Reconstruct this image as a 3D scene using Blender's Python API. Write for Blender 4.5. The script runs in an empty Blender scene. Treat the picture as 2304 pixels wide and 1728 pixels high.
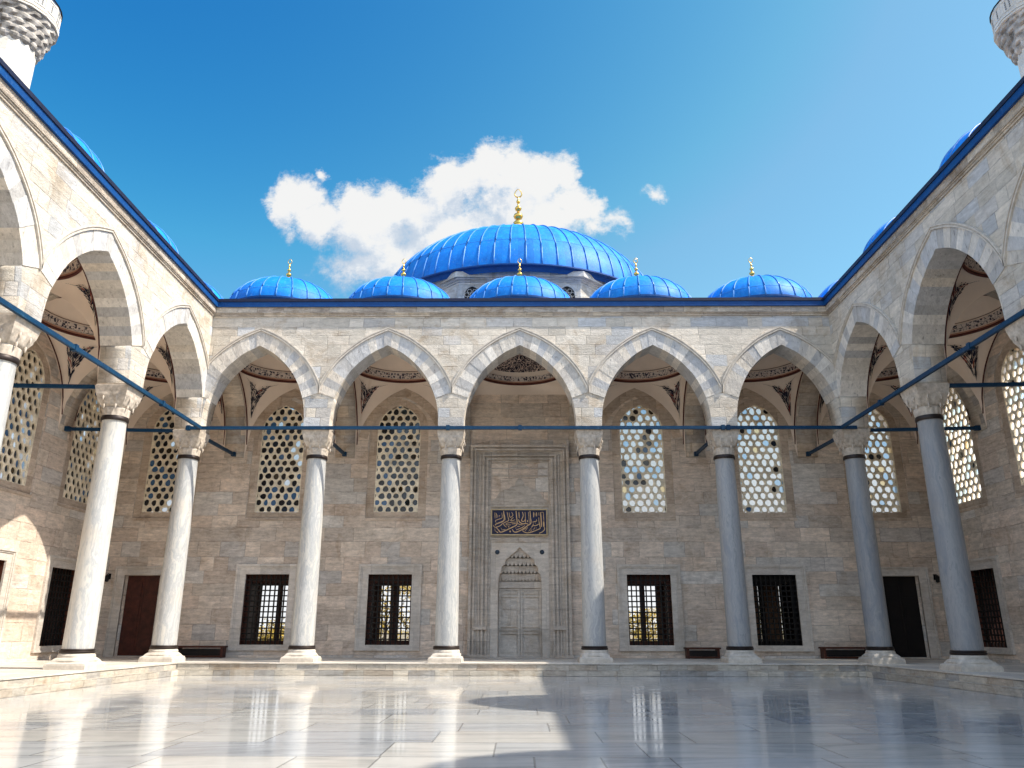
import bpy, bmesh, math, random
from mathutils import Vector, Matrix
R = math.radians
PI = math.pi
random.seed(7)
S = bpy.context.scene
COL = S.collection

# ------------------------------------------------------------------ helpers
class MB:
    """collects faces (with a material slot and a 0..1 tone each) into ONE mesh"""
    def __init__(s):
        s.v = []; s.f = []; s.m = []; s.t = []; s.M = None
    def vert(s, p):
        s.v.append(tuple(s.M @ Vector(p)) if s.M else tuple(p)); return len(s.v) - 1
    def face(s, idx, mat=0, tone=.5):
        s.f.append(tuple(idx)); s.m.append(mat); s.t.append(tone)
    def poly(s, pts, mat=0, tone=.5):
        s.face([s.vert(p) for p in pts], mat, tone)
    def box(s, a, b, mat=0, tone=.5):
        x0, y0, z0 = a; x1, y1, z1 = b
        i = [s.vert(p) for p in ((x0,y0,z0),(x1,y0,z0),(x1,y1,z0),(x0,y1,z0),(x0,y0,z1),(x1,y0,z1),(x1,y1,z1),(x0,y1,z1))]
        for q in ((3,2,1,0),(4,5,6,7),(0,1,5,4),(1,2,6,5),(2,3,7,6),(3,0,4,7)):
            s.face([i[k] for k in q], mat, tone)
    def bar(s, p, q, w, h=None, mat=0, tone=.5):
        """square bar between two points"""
        p, q = Vector(p), Vector(q); h = h or w
        d = (q - p).normalized(); up = Vector((0,0,1)) if abs(d.z) < .9 else Vector((0,1,0))
        a = d.cross(up).normalized() * w / 2; b = a.normalized().cross(d).normalized() * h / 2
        i = [s.vert(c + k * a + l * b) for c in (p, q) for k, l in ((-1,-1),(1,-1),(1,1),(-1,1))]
        for f in ((3,2,1,0),(4,5,6,7),(0,1,5,4),(1,2,6,5),(2,3,7,6),(3,0,4,7)):
            s.face([i[k] for k in f], mat, tone)
    def lathe(s, prof, n=32, c=(0,0,0), mat=0, tone=.5, sq=None, cap=True):
        """prof: list of (radius, z); sq(k) -> squareness of ring k in 0..1"""
        rings = []
        for k, (r, z) in enumerate(prof):
            e = sq(k) if sq else 0
            ring = []
            for j in range(n):
                a = 2 * PI * j / n
                ca, sa = math.cos(a), math.sin(a)
                f = 1 / max(abs(ca), abs(sa))
                rr = r * (1 + e * (f - 1))
                ring.append(s.vert((c[0] + rr * ca, c[1] + rr * sa, c[2] + z)))
            rings.append(ring)
        for k in range(len(rings) - 1):
            for j in range(n):
                s.face((rings[k][j], rings[k][(j+1) % n], rings[k+1][(j+1) % n], rings[k+1][j]), mat, tone)
        if cap:
            s.face(rings[0][::-1], mat, tone); s.face(rings[-1], mat, tone)
    def tube(s, pts, r, n=6, mat=0, tone=.5, closed=False):
        pts = [Vector(p) for p in pts]; rings = []; N = len(pts)
        for k, p in enumerate(pts):
            a = pts[(k-1) % N] if (k or closed) else p; b = pts[(k+1) % N] if (k < N-1 or closed) else p
            d = (b - a).normalized(); up = Vector((0,0,1)) if abs(d.z) < .9 else Vector((0,1,0))
            x = d.cross(up).normalized(); y = x.cross(d).normalized()
            rr = r[k] if isinstance(r, (list, tuple)) else r
            rings.append([s.vert(p + rr * (math.cos(2*PI*j/n) * x + math.sin(2*PI*j/n) * y)) for j in range(n)])
        for k in range(N if closed else N - 1):
            A, B = rings[k], rings[(k+1) % N]
            for j in range(n):
                s.face((A[j], A[(j+1) % n], B[(j+1) % n], B[j]), mat, tone)
        if not closed:
            s.face(rings[0][::-1], mat, tone); s.face(rings[-1], mat, tone)
    def grid(s, rows, mat=0, tone=.5, close=False):
        ids = [[s.vert(p) for p in r] for r in rows]
        for k in range(len(ids) - 1):
            n = len(ids[k])
            for j in range(n if close else n - 1):
                s.face((ids[k][j], ids[k][(j+1) % n], ids[k+1][(j+1) % n], ids[k+1][j]), mat, tone)
    def prism(s, outline, d0, d1, put, mat=0, tone=.5):
        """outline of (u, z), extruded from depth d0 to d1; put(u, d, z) -> world"""
        n = len(outline)
        A = [s.vert(put(u, d0, z)) for u, z in outline]; B = [s.vert(put(u, d1, z)) for u, z in outline]
        s.face(A[::-1], mat, tone); s.face(B, mat, tone)
        for j in range(n):
            s.face((A[j], A[(j+1) % n], B[(j+1) % n], B[j]), mat, tone)
    def build(s, name, mats, parent=None, smooth=False, fix=True):
        me = bpy.data.meshes.new(name)
        me.from_pydata(s.v, [], s.f)
        if not isinstance(mats, (list, tuple)): mats = [mats]
        for m in mats: me.materials.append(m)
        me.polygons.foreach_set('material_index', s.m)
        at = me.attributes.new('tone', 'FLOAT', 'FACE'); at.data.foreach_set('value', s.t)
        me.update()
        if fix:
            bm = bmesh.new(); bm.from_mesh(me); bmesh.ops.recalc_face_normals(bm, faces=bm.faces); bm.to_mesh(me); bm.free()
        if smooth:
            me.polygons.foreach_set('use_smooth', [True] * len(me.polygons))
            if smooth != 'all': me.set_sharp_from_angle(angle=R(smooth if smooth > 1 else 38))
        return link(name, me, parent)

def link(name, me, parent=None):
    o = bpy.data.objects.new(name, me); COL.objects.link(o)
    if parent: o.parent = parent
    return o
def empty(name, label, cat, loc=(0,0,0), rz=0, group=None):
    o = bpy.data.objects.new(name, None); COL.objects.link(o)
    o.empty_display_size = .1
    o.location = loc; o.rotation_euler = (0,0,rz)
    return tag(o, label, cat, group)
def tag(o, label, cat, group=None):
    o['label'] = label; o['category'] = cat
    if group: o['group'] = group
    elif 'group' in o: del o['group']
    return o
def struct(o): o['kind'] = 'structure'; return o
def copy_tree(o, parent=None):
    c = o.copy(); COL.objects.link(c)
    if parent: c.parent = parent
    for ch in list(o.children): copy_tree(ch, c)
    return c

def curve_mesh(loops, depth, put, name='x'):
    """flat shape with holes (first loop outside), thickness depth; put(u, d, z)"""
    cu = bpy.data.curves.new(name, 'CURVE'); cu.dimensions = '2D'; cu.fill_mode = 'BOTH'; cu.extrude = depth / 2
    for L in loops:
        sp = cu.splines.new('POLY'); sp.points.add(len(L) - 1); sp.use_cyclic_u = True
        for p, (u, z) in zip(sp.points, L): p.co = (u, z, 0, 1)
    ob = bpy.data.objects.new(name, cu); COL.objects.link(ob)
    dg = bpy.context.evaluated_depsgraph_get(); dg.update()
    me = bpy.data.meshes.new_from_object(ob.evaluated_get(dg))
    COL.objects.unlink(ob); bpy.data.objects.remove(ob); bpy.data.curves.remove(cu)
    for v in me.vertices:
        v.co = put(v.co.x, v.co.z + depth / 2, v.co.y)
    bm = bmesh.new(); bm.from_mesh(me); bmesh.ops.remove_doubles(bm, verts=bm.verts, dist=1e-4)
    bmesh.ops.recalc_face_normals(bm, faces=bm.faces); bm.to_mesh(me); bm.free()
    return me
def slab(name, loops, depth, put, mat, parent=None):
    me = curve_mesh(loops, depth, put, name); me.materials.append(mat)
    return link(name, me, parent)

# ------------------------------------------------------------------ node helper
class NT:
    def __init__(s, tree): s.t = tree; s.n = tree.nodes; s.l = tree.links
    def node(s, typ, **kw):
        n = s.n.new(typ)
        for k, v in kw.items(): setattr(n, k, v)
        return n
    def put(s, sock, v):
        if v is None: return
        if isinstance(v, bpy.types.NodeSocket): s.l.new(v, sock)
        elif isinstance(v, (int, float)) and sock.type in ('RGBA',): sock.default_value = (v, v, v, 1)
        elif isinstance(v, (int, float)) and sock.type == 'VECTOR': sock.default_value = (v, v, v)
        elif sock.type == 'RGBA' and len(v) == 3: sock.default_value = (*v, 1)
        else: sock.default_value = v
    def math(s, op, a, b=None, c=None, clamp=False):
        n = s.node('ShaderNodeMath', operation=op, use_clamp=clamp)
        s.put(n.inputs[0], a); s.put(n.inputs[1], b); s.put(n.inputs[2], c); return n.outputs[0]
    def add(s, a, b): return s.math('ADD', a, b)
    def sub(s, a, b): return s.math('SUBTRACT', a, b)
    def mul(s, a, b): return s.math('MULTIPLY', a, b)
    def div(s, a, b): return s.math('DIVIDE', a, b)
    def mn(s, a, b): return s.math('MINIMUM', a, b)
    def mx(s, a, b): return s.math('MAXIMUM', a, b)
    def vm(s, op, a, b=None):
        n = s.node('ShaderNodeVectorMath', operation=op); s.put(n.inputs[0], a); s.put(n.inputs[1], b)
        return n.outputs['Value'] if op in ('LENGTH', 'DOT_PRODUCT', 'DISTANCE') else n.outputs[0]
    def xyz(s, x=0., y=0., z=0.):
        n = s.node('ShaderNodeCombineXYZ'); s.put(n.inputs[0], x); s.put(n.inputs[1], y); s.put(n.inputs[2], z); return n.outputs[0]
    def sep(s, v):
        n = s.node('ShaderNodeSeparateXYZ'); s.put(n.inputs[0], v); return n.outputs
    def step(s, v, a, b, x0=0., x1=1.):
        n = s.node('ShaderNodeMapRange', interpolation_type='SMOOTHSTEP'); s.put(n.inputs['Value'], v)
        for k, q in (('From Min', a), ('From Max', b), ('To Min', x0), ('To Max', x1)): s.put(n.inputs[k], q)
        return n.outputs[0]
    def mix(s, f, a, b, blend='MIX'):
        n = s.node('ShaderNodeMix', data_type='RGBA', blend_type=blend); s.put(n.inputs[0], f); s.put(n.inputs[6], a); s.put(n.inputs[7], b)
        return n.outputs[2]
    def fmix(s, f, a, b):
        n = s.node('ShaderNodeMix', data_type='FLOAT'); s.put(n.inputs[0], f); s.put(n.inputs[2], a); s.put(n.inputs[3], b); return n.outputs[0]
    def noise(s, v, scale=5., detail=4., rough=.55, dist=0., out='Fac', dim='3D'):
        n = s.node('ShaderNodeTexNoise', noise_dimensions=dim); s.put(n.inputs['Vector'], v)
        for k, q in (('Scale', scale), ('Detail', detail), ('Roughness', rough), ('Distortion', dist)): s.put(n.inputs[k], q)
        return n.outputs[out]
    def white(s, v, out='Value'):
        n = s.node('ShaderNodeTexWhiteNoise', noise_dimensions='3D'); s.put(n.inputs['Vector'], v); return n.outputs[out]
    def voro(s, v, scale=5., feature='F1', rnd=1., out='Distance'):
        n = s.node('ShaderNodeTexVoronoi', feature=feature); s.put(n.inputs['Vector'], v); s.put(n.inputs['Scale'], scale); s.put(n.inputs['Randomness'], rnd)
        return n.outputs[out]
    def ramp(s, f, stops, interp='LINEAR'):
        n = s.node('ShaderNodeValToRGB'); cr = n.color_ramp; cr.interpolation = interp
        while len(cr.elements) < len(stops): cr.elements.new(.5)
        for e, (p, c) in zip(cr.elements, stops): e.position = p; e.color = (*c, 1) if len(c) == 3 else c
        s.put(n.inputs[0], f); return n.outputs[0]
    def pos(s): return s.node('ShaderNodeNewGeometry').outputs['Position']
    def obj(s): return s.node('ShaderNodeTexCoord').outputs['Object']
    def attr(s, name):
        n = s.node('ShaderNodeAttribute', attribute_name=name); return n.outputs['Fac']
    def walluv(s, nrm=None):
        """u along the wall (whatever way it faces), v upward; flat faces use x, y"""
        g = s.node('ShaderNodeNewGeometry'); p = s.sep(g.outputs['Position']); n = s.sep(g.outputs['True Normal'])
        ax = s.math('ABSOLUTE', n[0]); ay = s.math('ABSOLUTE', n[1]); az = s.math('ABSOLUTE', n[2])
        side = s.math('GREATER_THAN', ax, ay); flat = s.math('GREATER_THAN', az, .8)
        u = s.fmix(side, p[0], p[1]); u = s.fmix(flat, u, p[0]); v = s.fmix(flat, p[2], p[1])
        return u, v
    def bump(s, h, strength=.3, dist=.02, nrm=None):
        n = s.node('ShaderNodeBump'); s.put(n.inputs['Strength'], strength); s.put(n.inputs['Distance'], dist); s.put(n.inputs['Height'], h)
        s.put(n.inputs['Normal'], nrm); return n.outputs[0]
    def pbsdf(s, col, rough=.8, metal=0., nrm=None, spec=.3, **kw):
        n = s.node('ShaderNodeBsdfPrincipled'); s.put(n.inputs['Base Color'], col); s.put(n.inputs['Roughness'], rough)
        s.put(n.inputs['Metallic'], metal); s.put(n.inputs['Specular IOR Level'], spec); s.put(n.inputs['Normal'], nrm)
        for k, v in kw.items(): s.put(n.inputs[k], v)
        return n.outputs[0]
    def out(s, sh): 
        o = s.node('ShaderNodeOutputMaterial'); s.l.new(sh, o.inputs[0])
def mat(name):
    m = bpy.data.materials.new(name); m.use_nodes = True; m.node_tree.nodes.clear(); return m, NT(m.node_tree)
def flat(name, col, rough=.7, metal=0., spec=.3, var=.12, scale=6., bump=0.):
    m, t = mat(name); o = t.obj(); n = t.noise(o, scale, 5, .6)
    c = t.mix(1., col, t.ramp(n, [(.3, (1-var*2,)*3), (.7, (1+var*.3,)*3)]), 'MULTIPLY')
    nb = t.bump(t.noise(o, scale * 4, 4, .6), bump, .01) if bump else None
    t.out(t.pbsdf(c, rough, metal, nb, spec)); return m

def ashlar(t, u, v, rh, bl, jw=.014):
    vv = t.add(v, t.mul(t.math('SINE', t.mul(v, 1.9)), .07))
    q = t.div(vv, rh); row = t.math('FLOOR', q)
    r1 = t.white(t.xyz(row, 3.1, 7.7))
    ln = t.mul(bl, t.add(.65, t.mul(r1, .7)))
    uu = t.add(t.div(u, ln), t.mul(r1, 37.3)); c = t.math('FLOOR', uu); fu = t.sub(uu, c)
    sp = t.add(.3, t.mul(t.white(t.xyz(c, row, 11.3)), .4))
    sb = t.math('LESS_THAN', fu, sp)
    idv = t.xyz(c, row, sb); rid = t.white(idv); rid2 = t.white(t.vm('ADD', idv, (17.3, 5.1, 9.2)))
    fv = t.sub(q, row)
    dv = t.mul(t.mn(fv, t.sub(1., fv)), rh)
    du = t.mul(t.mn(t.mn(fu, t.sub(1., fu)), t.math('ABSOLUTE', t.sub(fu, sp))), ln)
    d = t.mn(du, dv)
    return rid, rid2, d, idv

def stone(name, pal, rh, bl, rough=.85, joint=.62, vein=.35, bump=.5, stain=.5, streak=.5):
    m, t = mat(name); u, v = t.walluv()
    p = t.pos()
    wob = t.mul(t.sub(t.noise(p, 2.2, 3), .5), .05)
    rid, rid2, d, idv = ashlar(t, t.add(u, wob), t.add(v, wob), rh, bl)
    n = len(pal)
    c = t.ramp(rid, [(i / n, pal[i]) for i in range(n)], 'CONSTANT')
    # veins and weathering drawn along the bed of each block
    off = t.vm('SCALE', idv, None); off.node.inputs['Scale'].default_value = 13.7
    sv = t.vm('ADD', t.xyz(t.mul(u, .9), t.mul(v, 5.), rid2), off)
    n1 = t.noise(sv, 1.6, 6, .62, .6)
    n2 = t.noise(t.vm('ADD', p, off), 4.5, 7, .7, .2)
    pit = t.noise(t.xyz(t.mul(u, 7.), t.mul(v, 16.), rid2), 1.5, 6, .75, .3)
    big = t.noise(p, .45, 4, .55)
    f = t.add(t.mul(t.sub(n1, .5), vein * 2.2), t.mul(t.sub(n2, .5), vein * 1.5))
    f = t.add(f, t.mul(t.sub(big, .5), .5)); f = t.add(1., f)
    f = t.mul(f, t.add(.86, t.mul(rid2, .22)))
    dk = t.step(pit, .28, .42, streak, 1.)
    f = t.mul(f, dk)
    c = t.mix(1., c, t.mx(f, .2), 'MULTIPLY')
    # limescale / soot patches
    c = t.mix(t.step(t.noise(p, .8, 6, .68, .8), .50, .66, 0., stain), c, t.mix(1., c, (.66, .56, .45), 'MULTIPLY'))
    jf = t.step(t.noise(p, 1.6, 4, .6), .36, .62, joint, .93)
    jn = t.step(t.add(d, t.mul(t.sub(t.noise(p, 14., 3), .5), .03)), .002, .026, jf, 1.)
    n3 = t.noise(t.xyz(t.mul(u, 5.), t.mul(v, 13.), t.mul(rid, 9.)), 1., 7, .72, .4)
    c = t.mix(1., c, t.add(1., t.mul(t.sub(n3, .5), vein * 1.5)), 'MULTIPLY')
    c = t.mix(1., c, jn, 'MULTIPLY')
    h = t.add(t.mul(jn, .6), t.add(t.mul(n2, .8), t.add(t.mul(pit, .8), t.mul(rid2, .35))))
    t.out(t.pbsdf(c, rough, 0, t.bump(h, bump, .05), .25)); return m

M = {}
M['wall'] = stone('gallery_stone', [(.65,.53,.425),(.60,.49,.395),(.665,.55,.445),(.62,.525,.43),(.56,.475,.395),(.645,.535,.435),(.575,.52,.465),(.68,.57,.465),(.63,.51,.41),(.61,.56,.50)], .58, 2.7, vein=.5, joint=.62, stain=.4, bump=.7)
M['arc'] = stone('arcade_marble', [(.62,.55,.455),(.575,.51,.425),(.64,.575,.485),(.535,.50,.455),(.60,.535,.445),(.49,.485,.475),(.56,.505,.425),(.63,.56,.465),(.60,.54,.455)], .43, 1.55, vein=.34, joint=.62, bump=.8, streak=.6, stain=.55)
M['cornice'] = stone('cornice_stone', [(.52,.44,.35),(.43,.36,.29),(.58,.50,.40),(.47,.41,.345)], .5, 2.3, vein=.6, joint=.66, bump=1., streak=.42, stain=.7)
M['drum'] = stone('drum_marble', [(.52,.49,.44),(.45,.43,.40),(.57,.54,.48)], .6, 1.6, vein=.45, stain=.7)
M['min'] = stone('minaret_limestone', [(.66,.62,.55),(.62,.58,.51),(.68,.64,.57)], .7, 1.7, vein=.14, joint=.8, streak=.85, stain=.2)
M['step'] = stone('step_marble', [(.46,.41,.34),(.40,.365,.31),(.52,.47,.39),(.36,.34,.31),(.44,.375,.30)], .205, 1.7, vein=.5, joint=.6, rough=.6, stain=.6)
M['portal'] = stone('portal_marble', [(.50,.435,.37),(.46,.405,.345),(.53,.465,.395)], 1.15, 3.1, vein=.46, joint=.7, streak=.5, stain=.5)
M['surround'] = stone('surround_marble', [(.57,.51,.445),(.53,.48,.42),(.60,.54,.47)], 1.6, 3.3, vein=.34, joint=.85, streak=.65, stain=.35)

def m_vous():
    m, t = mat('voussoir_marble'); tn = t.attr('tone'); p = t.pos(); sp = t.sep(p)
    off = t.xyz(t.mul(tn, 91.), t.mul(tn, 57.), t.mul(tn, 33.))
    q = t.vm('ADD', p, off)
    c = t.ramp(tn, [(0., (.42,.40,.375)), (.12, (.48,.465,.445)), (.26, (.50,.455,.40)), (.38, (.45,.44,.43)), (.5, (.61,.56,.49)), (.66, (.66,.61,.54)), (.8, (.56,.51,.44)), (.92, (.62,.55,.46))], 'CONSTANT')
    n1 = t.noise(q, 2.6, 6, .65, .8); n2 = t.noise(t.vm('MULTIPLY', q, (9., 9., 3.)), 1.2, 6, .75, .4)
    f = t.add(1., t.add(t.mul(t.sub(n1, .5), .8), t.mul(t.sub(n2, .5), .8)))
    f = t.mul(t.mx(f, .3), t.step(n2, .3, .44, .6, 1.))
    c = t.mix(1., c, f, 'MULTIPLY')
    t.out(t.pbsdf(c, .8, 0, t.bump(t.add(n1, n2), .8, .04), .25)); return m
M['vous'] = m_vous()
def m_shaft():
    m, t = mat('column_marble'); oi = t.node('ShaderNodeObjectInfo'); rnd = oi.outputs['Random']
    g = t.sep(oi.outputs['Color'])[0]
    o = t.vm('ADD', t.obj(), t.xyz(t.mul(rnd, 40.), t.mul(rnd, 23.), t.mul(rnd, 71.)))
    w = t.noise(o, 1.1, 3, .5, out='Color')
    q = t.vm('ADD', t.vm('MULTIPLY', o, (2.5, 2.5, .20)), t.vm('MULTIPLY', w, (1.0, 1.0, .3)))
    n1 = t.noise(q, 1.5, 8, .66, 1.1); n2 = t.noise(q, 4.8, 6, .7, .5)
    a = t.add(t.mul(n1, .65), t.mul(n2, .35))
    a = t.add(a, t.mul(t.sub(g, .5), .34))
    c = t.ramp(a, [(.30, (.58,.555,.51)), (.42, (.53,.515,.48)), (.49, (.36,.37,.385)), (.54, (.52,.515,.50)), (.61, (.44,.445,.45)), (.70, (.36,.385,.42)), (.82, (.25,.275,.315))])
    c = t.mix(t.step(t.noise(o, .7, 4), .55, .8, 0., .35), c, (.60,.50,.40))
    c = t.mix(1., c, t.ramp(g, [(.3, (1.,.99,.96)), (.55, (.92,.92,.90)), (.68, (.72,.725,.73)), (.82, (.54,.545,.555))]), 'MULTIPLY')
    t.out(t.pbsdf(c, .38, 0, t.bump(n2, .06, .02), .4)); return m
M['shaft'] = m_shaft()
def m_floor():
    m, t = mat('courtyard_marble'); p = t.pos(); s = t.sep(p)
    rid, rid2, d, idv = ashlar(t, t.add(s[0], 40.), t.add(s[1], 3.), 1.25, 3.6)
    c = t.ramp(rid, [(0., (.56,.545,.51)), (.2, (.51,.505,.49)), (.36, (.60,.575,.53)), (.52, (.50,.495,.485)), (.62, (.57,.54,.49)), (.76, (.45,.455,.46)), (.86, (.53,.525,.51))], 'CONSTANT')
    off = t.vm('SCALE', idv, None); off.node.inputs['Scale'].default_value = 9.31
    ang = t.add(.12, t.mul(t.sub(rid2, .5), .5))
    q = t.vm('ADD', t.xyz(t.mul(t.add(s[0], t.mul(s[1], ang)), .42), t.mul(t.sub(s[1], t.mul(s[0], ang)), 2.6), 0.), off)
    n1 = t.noise(q, .8, 8, .64, .9); n2 = t.noise(q, 3., 7, .72, 1.2); n4 = t.noise(t.vm('MULTIPLY', q, (1., 3.2, 1.)), 2.2, 8, .7, .8)
    f = t.add(t.add(t.mul(n1, .55), t.mul(n2, .2)), t.mul(n4, .25))
    v = t.ramp(f, [(.3, (1.06,1.05,1.03)), (.47, (1.,1.,1.)), (.56, (.72,.735,.75)), (.63, (.44,.465,.50)), (.72, (.28,.31,.36))])
    c = t.mix(t.add(.55, t.mul(rid2, .45)), c, t.mix(1., c, v, 'MULTIPLY'))
    wear = t.noise(p, .35, 5, .6)
    c = t.mix(t.step(wear, .5, .75, 0., .3), c, (.38,.33,.27))
    c = t.mix(1., c, (.83, .83, .82), 'MULTIPLY')
    jn = t.step(d, .004, .02, .5, 1.)
    c = t.mix(1., c, jn, 'MULTIPLY')
    rough = t.add(.065, t.mul(t.step(t.noise(p, 1.7, 5, .65), .35, .75), .11))
    h = t.add(t.mul(t.noise(p, 2.4, 4, .6), .4), t.mul(jn, .12))
    t.out(t.pbsdf(c, rough, 0, t.bump(t.add(h, t.mul(rid, .2)), .022, .02), .24)); return m
M['floor'] = m_floor()
M['plaster'] = flat('cream_plaster', (.80,.67,.555), .9, var=.05, scale=1.2)
def m_band(name, bg, fg, scale, thr, third=None):
    m, t = mat(name); o = t.obj()
    q = t.vm('ADD', o, t.vm('MULTIPLY', t.noise(o, 3., 3, .6, out='Color'), (.12,.12,.12)))
    d = t.voro(q, scale, 'F1'); e = t.voro(q, scale * .55, 'DISTANCE_TO_EDGE')
    a = t.math('MAXIMUM', t.step(d, thr, thr - .05), t.step(e, .035, .02))
    n = t.noise(o, scale * 2.2, 3, .6)
    a = t.mul(a, t.step(n, .36, .44))
    c = t.mix(a, bg, fg)
    if third: c = t.mix(t.mul(t.step(t.voro(q, scale * .8, 'F1'), .2, .15), .8), c, third)
    t.out(t.pbsdf(c, .85)); return m
M['band'] = m_band('arabesque_paint', (.60,.52,.46), (.022,.022,.045), 8., .42, (.20,.045,.03))
def m_script():
    m, t = mat('script_paint'); o = t.obj(); s = t.sep(o)
    q = t.vm('ADD', t.vm('MULTIPLY', o, (1.5, 1.5, 1.5)), t.vm('MULTIPLY', t.noise(o, 2.3, 3, .5, out='Color'), (.5,.5,.5)))
    a = t.noise(q, 2.4, 1.5, .4, 1.8); b = t.noise(t.vm('ADD', q, (5., 3., 1.)), 3.6, 1., .4, 1.2)
    l1 = t.step(t.math('ABSOLUTE', t.sub(a, .5)), .032, .018); l2 = t.step(t.math('ABSOLUTE', t.sub(b, .5)), .022, .012)
    c = t.mix(t.mx(l1, l2), (.016,.014,.026), (.62,.47,.38))
    c = t.mix(t.mul(t.step(t.voro(q, 4.5), .12, .08), .9), c, (.32,.07,.04))
    t.out(t.pbsdf(c, .8)); return m
M['script'] = m_script()
M['red'] = flat('oxblood_paint', (.085,.022,.016), .8, var=.1)
M['pink'] = flat('salmon_paint', (.52,.27,.19), .8, var=.1)
M['navy'] = flat('navy_paint', (.012,.014,.035), .7, var=.1)
M['orn'] = flat('ornament_paint', (.016,.018,.04), .8, var=.2)
M['orn_red'] = flat('ornament_red_paint', (.30,.06,.035), .8, var=.2)
def m_blue(name, col, rough, blotch):
    m, t = mat(name); o = t.obj(); oi = t.node('ShaderNodeObjectInfo')
    q = t.vm('ADD', o, t.xyz(t.mul(oi.outputs['Random'], 50.), 0., 0.))
    a = t.noise(q, 2.2, 6, .65); b = t.noise(q, 9., 5, .7); tn = t.attr('tone')
    c = t.mix(1., col, t.ramp(a, [(.3, (.72,.78,.82)), (.5, (1.,1.,1.)), (.72, (1.5,1.3,1.1))]), 'MULTIPLY')
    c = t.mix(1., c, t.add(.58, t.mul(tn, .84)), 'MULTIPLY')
    c = t.mix(t.step(b, .56, .74, 0., blotch), c, (.28,.48,.72))
    t.out(t.pbsdf(c, t.add(rough, t.mul(t.sub(b, .5), .25)), 0, t.bump(t.add(a, t.mul(b, .4)), .3, .04), .22)); return m
M['dome'] = m_blue('dome_blue_paint', (.003,.18,.60), .55, .30)
M['eave'] = m_blue('eave_blue_paint', (.004,.05,.19), .45, .1)
M['eavelip'] = flat('eave_lip_dark', (.012,.014,.04), .5, var=.2)
M['seam'] = m_blue('seam_blue_paint', (.05,.20,.52), .4, .3)
M['steel'] = m_blue('tie_rod_paint', (.004,.036,.085), .5, .12)
M['roof'] = flat('roof_lead', (.10,.16,.28), .6, var=.2)
M['gold'] = flat('gilt_metal', (.83,.52,.12), .26, 1., .5, .12, 9.)
M['bronze'] = flat('bronze_ring', (.035,.024,.02), .45, .4, .4, .2)
M['wood'] = flat('dark_wood', (.085,.024,.012), .6, var=.3, scale=5.)
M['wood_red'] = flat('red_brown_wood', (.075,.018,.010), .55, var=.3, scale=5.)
M['wood_black'] = flat('near_black_wood', (.008,.005,.004), .7, var=.2)  # near-black; on the right door the shade is put into this colour
M['shutter'] = flat('brown_shutter', (.22,.10,.045), .6, var=.3, scale=4.)
M['iron'] = flat('wrought_iron', (.014,.011,.009), .6, .3)
M['lattice'] = flat('window_plaster', (.95,.83,.63), .85, var=.22, scale=3., bump=.2)
M['winframe'] = stone('window_jamb_stone', [(.52,.41,.315),(.47,.375,.29),(.56,.45,.35)], .7, 2.4, vein=.42, joint=.72)
M['white'] = flat('white_marble_trim', (.60,.54,.46), .75, var=.15, bump=.3)
M['capital'] = flat('capital_marble', (.58,.50,.41), .8, var=.22, scale=7., bump=.5)
M['plaque'] = flat('plaque_blue', (.006,.008,.055), .4, var=.3, scale=3.)
M['letter'] = flat('gilt_lettering', (.62,.40,.20), .45, .35, .4, .15)
M['goldframe'] = flat('gilt_frame', (.55,.42,.24), .5, .2, .4, .15)
def m_pane(name, stops, clear):
    m, t = mat(name); tn = t.attr('tone')
    c = t.ramp(tn, stops, 'CONSTANT')
    k = t.math('GREATER_THAN', tn, clear)
    dk = t.pbsdf(c, .12, 0, None, .6)
    tl = t.node('ShaderNodeBsdfTranslucent'); t.put(tl.inputs[0], c)
    tr = t.node('ShaderNodeBsdfTransparent'); t.put(tr.inputs[0], c)
    a = t.node('ShaderNodeMixShader'); a.inputs[0].default_value = .45; t.l.new(tl.outputs[0], a.inputs[1]); t.l.new(tr.outputs[0], a.inputs[2])
    b = t.node('ShaderNodeMixShader'); t.put(b.inputs[0], k); t.l.new(dk, b.inputs[1]); t.l.new(a.outputs[0], b.inputs[2])
    t.out(b.outputs[0]); return m
M['pane'] = m_pane('coloured_panes', [(0., (.012,.014,.018)), (.22, (.02,.032,.05)), (.36, (.05,.035,.02)), (.40, (.05,.13,.26)), (.5, (.55,.75,.95)), (.62, (.93,.95,.97)), (.95, (.98,.80,.5)), (.97, (.93,.95,.97))], .5)
M['leaf'] = flat('leaf_green', (.14,.12,.018), .6, var=.4, scale=3.)
M['leaf_y'] = flat('leaf_yellow_green', (.42,.29,.035), .6, var=.4, scale=3.)
M['bark'] = flat('tree_bark', (.10,.07,.05), .9, var=.3)
M['ground'] = flat('dry_ground', (.26,.21,.14), .95, var=.2, scale=.5)
M['sconce'] = flat('lamp_black_metal', (.012,.012,.012), .5, .5)
M['boss'] = flat('boss_dark_tile', (.03,.05,.08), .35, var=.4, scale=12.)

# ------------------------------------------------------------------ plan
XS = [-13.08, -8.0, -2.71, 2.71, 8.0, 13.08]        # column lines of the far arcade
YC = 30.0                                           # its axis
YS = [30.0, 24.15, 18.35, 12.55, 6.75, .95]         # column lines of the side arcades
YF = 29.5; XF = 12.58                               # faces of the arcade walls
YW = 34.8; XW = 18.2                                # faces of the gallery walls
ZS, RISE = 9.04, 3.48                               # springing, rise of the arches
ZP = .42                                            # gallery floor
PROF = [(1,0),(.998,.07),(.993,.144),(.963,.285),(.894,.43),(.761,.602),(.569,.757),(.298,.902),(0,1.)]
def interp(tab, x, i=0, j=1):
    for a, b in zip(tab, tab[1:]):
        lo, hi = sorted((a[i], b[i]))
        if lo <= x <= hi and hi > lo: return a[j] + (b[j] - a[j]) * (x - a[i]) / (b[i] - a[i])
    return tab[-1][j] if abs(x - tab[-1][i]) < abs(x - tab[0][i]) else tab[0][j]
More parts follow.
